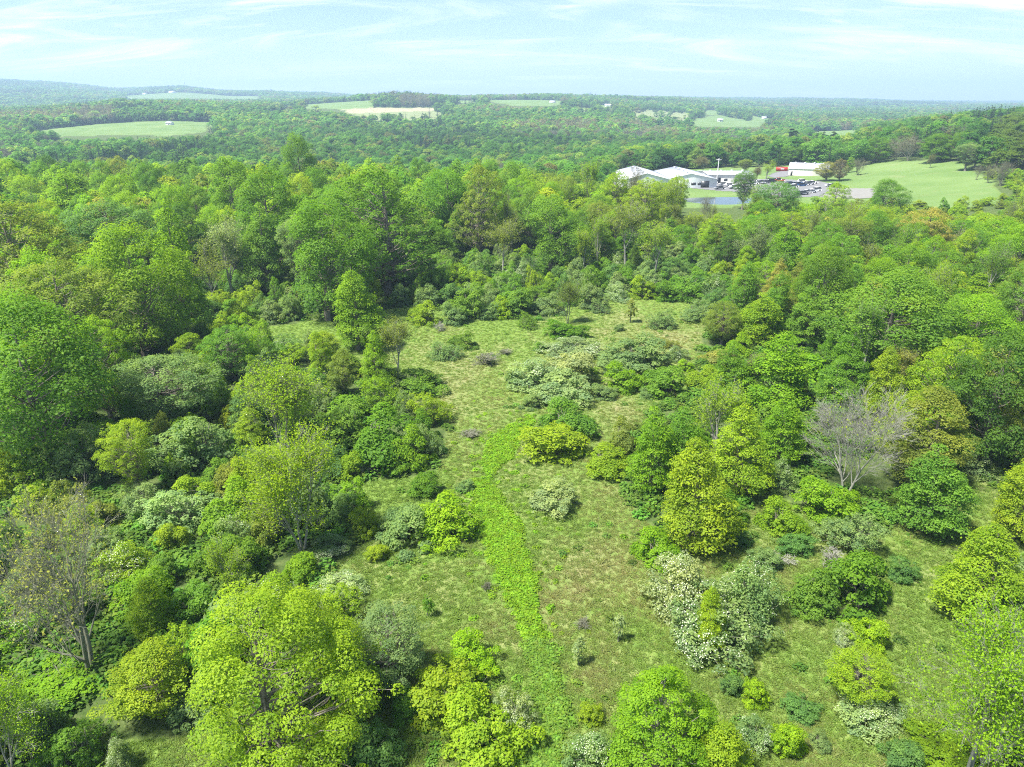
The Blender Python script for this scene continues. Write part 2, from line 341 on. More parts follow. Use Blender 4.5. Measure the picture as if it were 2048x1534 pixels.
# ------------------------------------------------------------------ plant building
def unit(a): return a / np.maximum(np.linalg.norm(a, axis=-1, keepdims=True), 1e-9)
def rand_dir(r, n): return unit(r.normal(size=(n, 3)))
def leaf_geo(r, P, N, S, var, aspect=0.66, fold=0.16):
    n = len(P); N = unit(N); t = unit(np.cross(N, rand_dir(r, n))); b = np.cross(N, t); S = S[:, None]
    V = np.empty((n, 4, 3)); V[:, 0] = P - t * S * 0.5; V[:, 2] = P + t * S * 0.5 - N * S * fold * 0.6
    V[:, 1] = P + b * S * aspect * 0.5 + N * S * fold; V[:, 3] = P - b * S * aspect * 0.5 + N * S * fold
    return V.reshape(-1, 3), np.arange(n * 4).reshape(n, 4), np.repeat(np.clip(var, 0, 1), 4).astype(np.float32)
def tube_geo(P0, P1, R0, R1, sides):
    P0 = np.asarray(P0, float); P1 = np.asarray(P1, float); n = len(P0); d = unit(P1 - P0)
    a = np.where(np.abs(d[:, 2:3]) < 0.9, np.array([[0, 0, 1.0]]), np.array([[1.0, 0, 0]])); x = unit(np.cross(d, a)); y = np.cross(d, x)
    th = np.arange(sides) * 2 * math.pi / sides
    ring = x[:, None, :] * np.cos(th)[None, :, None] + y[:, None, :] * np.sin(th)[None, :, None]
    P0 = P0 - d * np.asarray(R0)[:, None] * 0.35
    V = np.concatenate([P0[:, None] + ring * np.asarray(R0)[:, None, None], P1[:, None] + ring * np.asarray(R1)[:, None, None]], 1).reshape(-1, 3)
    k = np.arange(sides); q = np.stack([k, (k + 1) % sides, (k + 1) % sides + sides, k + sides], -1)
    F = (q[None] + (np.arange(n) * 2 * sides)[:, None, None]).reshape(-1, 4)
    return V, F
def poly_tubes(lines, sides):
    P0, P1, R0, R1 = [], [], [], []
    for pts, rad in lines:
        P0 += list(pts[:-1]); P1 += list(pts[1:]); R0 += list(rad[:-1]); R1 += list(rad[1:])
    return tube_geo(P0, P1, R0, R1, sides)
def join_geo(parts):
    Vs, Fs, o = [], [], 0
    for V, F in parts: Vs.append(V); Fs.append(F + o); o += len(V)
    return np.concatenate(Vs), np.concatenate(Fs)

ENV = {'dome': [.60, .94, 1, .88, .58, .18], 'oval': [.42, .80, 1, .90, .58, .16], 'cone': [.72, 1, .82, .55, .28, .05], 'vase': [.16, .48, .86, 1, .80, .30],
       'column': [.55, .90, 1, .92, .66, .18], 'shrub': [.86, 1, .94, .76, .48, .14], 'mound': [.95, 1, .90, .70, .42, .12]}
ENV_T = [0, .16, .42, .70, .90, 1]

def grow(seed, H, R, cb, env, nclump, nleaf, leaf, clump, flat=0.72, inner=0.42, ntrunk=1, up=0.45, lobes=0):
    """a plant with leaf clumps through its crown; returns trunk geometry and crown geometry with height H and half-width R"""
    r = np.random.default_rng(seed); z0 = cb * H; hc = H - z0
    bump = [(r.uniform(0, 6.28), r.uniform(0, 1), r.uniform(0.10, 0.34)) for _ in range(6)]
    def rad(t, az):
        b = 1 + sum(a * np.cos(az - p) * np.exp(-((t - q) / 0.28) ** 2) for p, q, a in bump)
        return R * np.interp(t, ENV_T, ENV[env]) * b
    LB = np.array([(0, 0, 1, 1)] if not lobes else [(q * math.cos(g), q * math.sin(g), s, t_) for q, g, s, t_ in zip(r.uniform(.18, .42, lobes), np.arange(lobes) * 6.283 / lobes + r.uniform(0, 1.6, lobes), r.uniform(.58, .82, lobes), r.permutation(np.linspace(.62, 1.05, lobes)))])
    C = np.empty((nclump, 3))
    for i in range(nclump):
        t = r.uniform(0.0, 1.0, 7) ** 0.9; az = r.uniform(0, 2 * math.pi, 7); rho = inner + (1 - inner) * np.sqrt(r.uniform(size=7)) + (0.30 * r.uniform(size=7) if i % 7 == 3 else 0)
        e = rad(t, az); rr = np.maximum(e - clump * 0.55, e * 0.35) * rho
        lb = LB[i % len(LB)]; p = np.stack([rr * np.cos(az) * lb[2] + lb[0] * R, rr * np.sin(az) * lb[2] + lb[1] * R, z0 + t * (hc * lb[3] - clump * 0.5)], -1)
        k = 0 if i == 0 else int(np.argmax((((p[:, None] - C[None, :i]) / np.array([1, 1, 0.8])) ** 2).sum(-1).min(1)))
        C[i] = p[k]
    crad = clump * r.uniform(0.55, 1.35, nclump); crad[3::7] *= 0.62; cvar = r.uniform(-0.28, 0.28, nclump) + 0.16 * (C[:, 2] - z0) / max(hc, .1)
    w = crad ** 2; cnt = np.maximum((nleaf * w / w.sum()).astype(int), 4); idx = np.repeat(np.arange(nclump), cnt); n = len(idx)
    d = rand_dir(r, n); d[:, 2] = np.where(d[:, 2] < -0.25, -d[:, 2] * 0.7, d[:, 2]); d = unit(d)
    q = r.uniform(0.35, 1.0, n) ** 0.55 * (1 + 0.28 * r.normal(size=n) * (r.uniform(size=n) < 0.25))
    off = d * (q * crad[idx])[:, None]; off[:, 2] *= flat
    axis = unit(np.stack([C[:, 0], C[:, 1], 0.5 * (C[:, 2] - z0) + 0.1], -1))[idx]
    P = C[idx] + off - np.array([0, 0, 1.0]) * (np.hypot(off[:, 0], off[:, 1]) ** 2 / np.maximum(crad[idx], .1) * 0.22)[:, None]
    N = unit(d * 0.75 + np.array([0, 0, up]) + axis * 0.35 + rand_dir(r, n) * 0.55)
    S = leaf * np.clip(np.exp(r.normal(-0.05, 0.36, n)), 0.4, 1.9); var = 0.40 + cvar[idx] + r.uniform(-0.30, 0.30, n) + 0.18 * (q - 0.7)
    P[:, 2] = np.maximum(P[:, 2], 0.05)
    crown = leaf_geo(r, P, N, S, var)
    lines = []; twigs = []
    r0 = 0.020 * H + 0.02
    tops = []
    for k in range(ntrunk):
        a = r.uniform(0, 6.28); sp = 0 if ntrunk == 1 else 0.30 * R; ph = r.uniform(0, 6.28, 2)
        zz = np.linspace(-0.25, H * (0.90 if ntrunk == 1 else 0.72), 9); f = zz / H
        px = np.cos(a) * sp * f + 0.035 * R * np.sin(5 * f + ph[0]) + (np.cos(a) * 0.12 * min(R, 1.0) if ntrunk > 1 else 0)
        py = np.sin(a) * sp * f + 0.035 * R * np.sin(4 * f + ph[1]) + (np.sin(a) * 0.12 * min(R, 1.0) if ntrunk > 1 else 0)
        px -= 0.035 * R * math.sin(ph[0]) * (ntrunk == 1); py -= 0.035 * R * math.sin(ph[1]) * (ntrunk == 1)
        rr = r0 * (1 if ntrunk == 1 else 0.55) * np.clip(1.15 - f * 1.15, 0.06, 1.2); rr[0] *= 1.35
        pts = np.stack([px, py, zz], -1); tops.append(pts); lines.append((pts, rr))
    for i in range(nclump):
        tr = tops[i % len(tops)]; c = C[i]; reach = math.hypot(c[0], c[1])
        zs = max(min(c[2] - reach * r.uniform(0.45, 0.95), tr[-1, 2] * 0.97), z0 * 0.75, 0.1)
        s = np.array([np.interp(zs, tr[:, 2], tr[:, 0]), np.interp(zs, tr[:, 2], tr[:, 1]), zs])
        m1 = s * 0.62 + c * 0.38 + np.array([0, 0, -0.06 * reach]) + r.normal(size=3) * 0.05 * R; m2 = s * 0.25 + c * 0.75 + r.normal(size=3) * 0.05 * R
        rb = r0 * 0.34 * np.clip(1.1 - zs / H, 0.25, 1)
        twigs.append((np.array([s, m1, m2, c]), np.array([rb, rb * 0.7, rb * 0.42, rb * 0.18])))
    return join_geo([poly_tubes(lines, 7), poly_tubes(twigs, 4)]), crown

def branchy(seed, H, R, ntrunk, depth=4, kids=5, leaf=0.0, nleaf=0, spread=0.7, low=0.25, thick=1.0, droop=0.0, cluster=0.35, upper=0.0, fill=1.0):
    """a tree drawn twig by twig, with few or no leaves"""
    r = np.random.default_rng(seed); A0, A1, B0, B1, LV = [], [], [], [], []
    k = np.arange(ntrunk); a = 6.28 * k / ntrunk + r.uniform(0, 1, ntrunk); tilt = np.full(ntrunk, 0.04) if ntrunk == 1 else r.uniform(0.10, 0.30, ntrunk); o = 0.018 * H * (ntrunk > 1)
    p = np.stack([o * np.cos(a), o * np.sin(a), np.full(ntrunk, -0.2)], -1); d = unit(np.stack([np.cos(a) * tilt, np.sin(a) * tilt, np.ones(ntrunk)], -1))
    L = H * r.uniform(0.62, 0.74, ntrunk); rad = np.full(ntrunk, 0.016 * H * thick / (1 if ntrunk == 1 else 1.4)); tips = []
    for lev in range(depth + 1):
        n = 4 if lev < 2 else (3 if lev < 3 else 2); m = len(p); pts = np.empty((m, n + 1, 3)); pts[:, 0] = p; dd = d.copy()
        for s in range(n):
            dd = unit(dd + r.normal(size=(m, 3)) * (0.10 + 0.03 * lev) + np.array([0, 0, (0.10 if lev < 3 else 0.05) - droop * 0.05 * lev])); pts[:, s + 1] = pts[:, s] + dd * (L / n)[:, None]
        for s in range(n):
            A0.append(pts[:, s]); A1.append(pts[:, s + 1]); B0.append(rad * (1 - s / n * 0.75)); B1.append(rad * (1 - (s + 1) / n * 0.75)); LV.append(np.full(m, lev))
        if lev == depth: tips = np.concatenate([pts[:, -1], (pts[:, -1] + pts[:, -2]) / 2]); break
        nk = kids if lev > 0 else kids + 5
        f = r.uniform(low if lev == 0 else 0.25, 0.999, (m, nk)); f[:, -1] = 0.999; i = (f * n).astype(int); rows = np.arange(m)[:, None]
        q = pts[rows, i] + (pts[rows, i + 1] - pts[rows, i]) * (f * n - i)[..., None]; D = np.repeat(d[:, None], nk, 1)
        ax = unit(np.cross(D, unit(r.normal(size=(m, nk, 3))))); ang = (r.uniform(0.35, 0.95, (m, nk)) * spread * (1.25 if lev == 0 else 1.0))[..., None]
        nd = unit(D * np.cos(ang) + ax * np.sin(ang)); ll = L[:, None] * r.uniform(0.42, 0.72, (m, nk)) * ((1.15 - 0.55 * f) if lev == 0 else 1.0); nr = np.maximum(rad[:, None] * (1 - 0.75 * f) * 0.62, 0.012 * thick)
        p, d, L, rad = q.reshape(-1, 3), nd.reshape(-1, 3), ll.ravel(), nr.ravel()
    P0, P1, R0, R1, lev = (np.concatenate(x) for x in (A0, A1, B0, B1, LV))
    sz = H / P1[:, 2].max(); sr = R / np.percentile(np.hypot(P1[:, 0], P1[:, 1]), 98.5)
    K = np.array([sr, sr, sz]); P0 = P0 * K; P1 = P1 * K
    P0[:, 2] = np.maximum(P0[:, 2], -0.2); P1[:, 2] = np.maximum(P1[:, 2], -0.1)
    parts = [tube_geo(P0[lev < 2], P1[lev < 2], R0[lev < 2], R1[lev < 2], 6)]
    if (lev >= 2).any(): parts.append(tube_geo(P0[lev >= 2], P1[lev >= 2], R0[lev >= 2], R1[lev >= 2], 3))
    crown = None
    if nleaf:
        T = tips * K
        if upper: T = T[T[:, 2] > upper * H]
        if fill < 1: T = T[r.uniform(size=len(T)) < fill]
        i = r.integers(0, len(T), nleaf); P = T[i] + r.normal(size=(nleaf, 3)) * cluster * np.array([1, 1, 0.7])
        tv = r.uniform(-.18, .18, len(T))[i]
        crown = leaf_geo(r, P, unit(rand_dir(r, nleaf) + np.array([0, 0, 0.9])), leaf * r.uniform(.6, 1.35, nleaf), 0.5 + tv + r.uniform(-.28, .28, nleaf))
    return join_geo(parts), crown

def conifer(seed, H, R, tiers, per, leaf):
    r = np.random.default_rng(seed); P, N, S, var = [], [], [], []
    for k in range(tiers):
        t = k / (tiers - 1); z = H * (0.06 + 0.92 * t); rr = R * (1 - t) ** 0.85 + 0.12; nb = max(int(per * (1 - t * 0.75)), 4); a0 = r.uniform(0, 6.28)
        for b in range(nb):
            a = a0 + 6.28 * b / nb + r.normal() * 0.15; L = rr * r.uniform(0.75, 1.12); ns = max(int(L / leaf * 2.2), 2)
            for s in range(ns):
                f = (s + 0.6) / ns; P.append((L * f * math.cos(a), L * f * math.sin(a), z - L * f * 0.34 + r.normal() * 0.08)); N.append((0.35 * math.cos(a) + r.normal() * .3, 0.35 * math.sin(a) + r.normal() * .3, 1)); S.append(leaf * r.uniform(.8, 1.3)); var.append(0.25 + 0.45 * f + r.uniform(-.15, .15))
    crown = leaf_geo(r, np.array(P), np.array(N), np.array(S), np.array(var), 0.6, 0.12)
    tr = poly_tubes([(np.array([[0, 0, -.2], [0, 0, H * .5], [0, 0, H * .97]]), np.array([.02 * H, .012 * H, .01]))], 6)
    return tr, crown
def pine(seed, H, R, nleaf, leaf):
    return grow(seed, H, R, 0.42, 'column', 26, nleaf, leaf, R * 0.42, 0.42, 0.3)

PROTO = {}
def keep(kind, trunk, crown, H, R, bark, extra=None):
    tm = mesh_from(kind + "_trunk", trunk[0], [trunk[1]], [bark], None, None, True)
    cm = None
    if crown is not None:
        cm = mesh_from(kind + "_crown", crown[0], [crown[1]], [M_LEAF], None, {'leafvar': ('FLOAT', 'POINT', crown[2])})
    em = None
    if extra is not None: em = mesh_from(kind + "_blossom", extra[0], [extra[1]], [M_BLOSSOM])
    PROTO.setdefault(kind, []).append((tm, cm, em, H, R))
for s in range(5): keep('maple', *grow(100 + s, 16, 5.6, 0.12, ['dome', 'oval', 'dome', 'oval', 'dome'][s], 76, 30000, 0.20, 1.55, 0.84, 0.60), 16, 5.6, M_BARK)
for s in range(2): keep('near', *grow(120 + s, 14, [5.6, 4.4][s], 0.08, ['dome', 'cone'][s], [120, 110][s], [56000, 36000][s], 0.140, [1.15, 0.78][s], [0.8, 0.62][s], 0.5), 14, [5.6, 4.4][s], M_BARK)
keep('thinnear', *branchy(128, 13, 4.2, 3, 4, 5, 0.155, 17000, 0.75, 0.25, 0.8, 0.0, 0.34), 13, 4.2, M_PALE)
for s in range(4): keep('tier', *grow(140 + s, 12, 3.6, 0.10, ['cone', 'cone', 'oval', 'cone'][s], 90, 22000, 0.17, 1.0, 0.64, 0.42, 1, 0.6), 12, 3.6, M_BARK)
for s in range(3): keep('soft', *grow(160 + s, 15, 4.8, 0.16, ['vase', 'dome', 'oval'][s], 170, 24000, 0.17, 0.80, 0.9, 0.40, 1, 0.3), 15, 4.8, M_BARK)
for s in range(4): keep('thin', *branchy(180 + s, 15, 3.4, 1, 4, 5, 0.21, 4600, 0.62, 0.30, 1.0, 0.0, 0.34), 15, 3.4, M_PALE)
for s in range(2): keep('open', *branchy(190 + s, 14, 5.0, 1 + s, 4, 6, 0.22, 9000, 0.85, 0.22, 1.0, 0.0, 0.40), 14, 5.0, M_TWIG)
for s in range(2): keep('bare', *branchy(200 + s, 14, 5.5, 3 + s, 4, 5, 0.16, 2600, 0.85, 0.10, 1.0, 0.0, 0.25, 0.30, 0.40), 14, 5.5, M_TWIG)
for s in range(2): keep('dead', *branchy(210 + s, 12, 5.5, 2, 4, 6, 0.18, 900, 0.72, 0.12, 1.0, 0.0, 0.3, 0.0, 0.3), 12, 5.5, M_PALE)
for s in range(2): keep('snag', *branchy(220 + s, 2.2, 1.8, 3, 3, 4, 0, 0, 1.2, 0.1, 2.2), 2.2, 1.8, M_PALE)
for s in range(4): keep('shrub', *grow(230 + s, 3.2, 2.1, 0.02, ['shrub', 'mound', 'dome', 'shrub'][s], 60, 10500, 0.135, 0.52, 0.8, 0.45, 4, 0.45, 4 - s % 2), 3.2, 2.1, M_BARK)
for s in range(3): keep('feather', *grow(250 + s, 3.4, 2.3, 0.03, ['mound', 'shrub', 'vase'][s], 120, 9500, 0.115, 0.36, 1.0, 0.5, 6, 0.6, 3), 3.4, 2.3, M_TWIG)
for s in range(3):
    tr, cr = grow(270 + s, 3.2, 2.1, 0.03, ['mound', 'shrub', 'dome'][s], 90, 9000, 0.115, 0.42, 0.9, 0.5, 5, 0.45, 4)
    r = np.random.default_rng(270 + s + 7); Vc = cr[0].reshape(-1, 4, 3).mean(1); rel = Vc - np.array([0, 0, 1.0]); k = np.linalg.norm(rel / np.array([2.1, 2.1, 2.1]), axis=1)
    patchy = fnoise(Vc[:, 0] * 0.9, Vc[:, 1] * 0.9 + Vc[:, 2], 40 + s, 2); pk = np.nonzero((k > 0.62) & (patchy > 0.12))[0]; pk = r.choice(pk, min(900, len(pk)), replace=False)
    bl = leaf_geo(r, Vc[pk] + unit(rel[pk]) * 0.07 + r.normal(size=(len(pk), 3)) * 0.05, unit(rel[pk]) + rand_dir(r, len(pk)) * .5 + np.array([0, 0, .4]), r.uniform(.035, .085, len(pk)), np.zeros(len(pk)), 0.9)
    keep('blossom', tr, cr, 3.2, 2.1, M_TWIG, (bl[0], bl[1]))
for s in range(2): keep('sapling', *grow(290 + s, 2.2, 0.7, 0.25, 'oval', 16, 420, 0.17, 0.30, 0.8, 0.3), 2.2, 0.7, M_TWIG)
for s in range(2): keep('brush', *branchy(300 + s, 1.4, 1.1, 6, 3, 4, 0.10, 160, 0.9, 0.1, 1.6, 0.0, 0.12), 1.4, 1.1, M_TWIG)
for s in range(3): keep('conifer', *conifer(310 + s, 14, 2.9, 24, 13, 0.42), 14, 2.9, M_BARK)
for s in range(2): keep('pine', *pine(320 + s, 16, 3.6, 5200, 0.40), 16, 3.6, M_BARK)

COLS = {'g': (0.129, 0.263, 0.022), 'b': (0.196, 0.345, 0.018), 'y': (0.252, 0.376, 0.022), 'Y': (0.258, 0.410, 0.016), 'o': (0.202, 0.268, 0.044), 'k': (0.087, 0.185, 0.024),
        'e': (0.198, 0.300, 0.110), 't': (0.134, 0.258, 0.068), 'p': (0.295, 0.395, 0.175), 'a': (0.302, 0.330, 0.080), 'm': (0.151, 0.288, 0.034), 'd': (0.014, 0.040, 0.016), 'n': (0.190, 0.185, 0.090)}
KIND = {'maple': ('leafy_tree', 'tree'), 'near': ('leafy_tree', 'tree'), 'thinnear': ('slender_tree', 'tree'), 'tier': ('young_tree', 'tree'), 'soft': ('feathery_tree', 'tree'), 'thin': ('slender_tree', 'tree'), 'open': ('open_tree', 'tree'), 'bare': ('bare_tree', 'tree'), 'dead': ('dead_tree', 'tree'),
        'snag': ('fallen_branches', 'branches'), 'shrub': ('leafy_shrub', 'shrub'), 'feather': ('feathery_shrub', 'shrub'), 'blossom': ('blossom_shrub', 'shrub'), 'sapling': ('sapling', 'sapling'), 'brush': ('dry_bush', 'bush'),
        'conifer': ('spruce_tree', 'tree'), 'pine': ('pine_tree', 'tree')}
LOW = {'shrub', 'feather', 'blossom', 'brush', 'snag'}
def plant(kind, colr, x, y, h, w, label, group=None, rot=None, which=None, jit=0.055):
    tm, cm, em, H, R = PROTO[kind][(which if which is not None else random.randrange(99)) % len(PROTO[kind])]
    name, cat = KIND[kind]
    e = obj(name, None, label=label, category=cat)
    if group: e["group"] = group
    e.location = (x, y, float(zf(x, y)) - 0.03); e.rotation_euler = (0, 0, random.uniform(0, 6.283) if rot is None else rot)
    e.scale = (w / (2 * R), w / (2 * R), h / H); e.empty_display_size = 0.5
    obj("trunk" if kind not in LOW else "stem", tm, e)
    c = np.array(COLS[colr]) * np.random.default_rng(random.randrange(1 << 30)).uniform(1 - jit, 1 + jit, 3)
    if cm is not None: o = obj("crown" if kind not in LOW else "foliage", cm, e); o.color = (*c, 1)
    if em is not None: obj("blossom", em, e)
    return e
TAKEN = []     # (x, y, radius) of everything placed, for the filling further down
def fit(kind, u, vb, vt, w):
    """from the foot, the top and the width seen in the photograph to a place and a size"""
    x, y = ground(u, vb); dep = y * CT + (CAM_H - float(zf(x, y))) * ST; wm = w * dep / FPX
    if kind in LOW:
        wm *= 1.14; k = 0.36 * wm; y2 = y + k; x *= y2 / y; y = y2; top = CAM_H - v2t(vt) * (y + 0.12 * wm)
    else: top = CAM_H - v2t(vt) * y
    return x, y, max(top - float(zf(x, y)), 0.5), wm

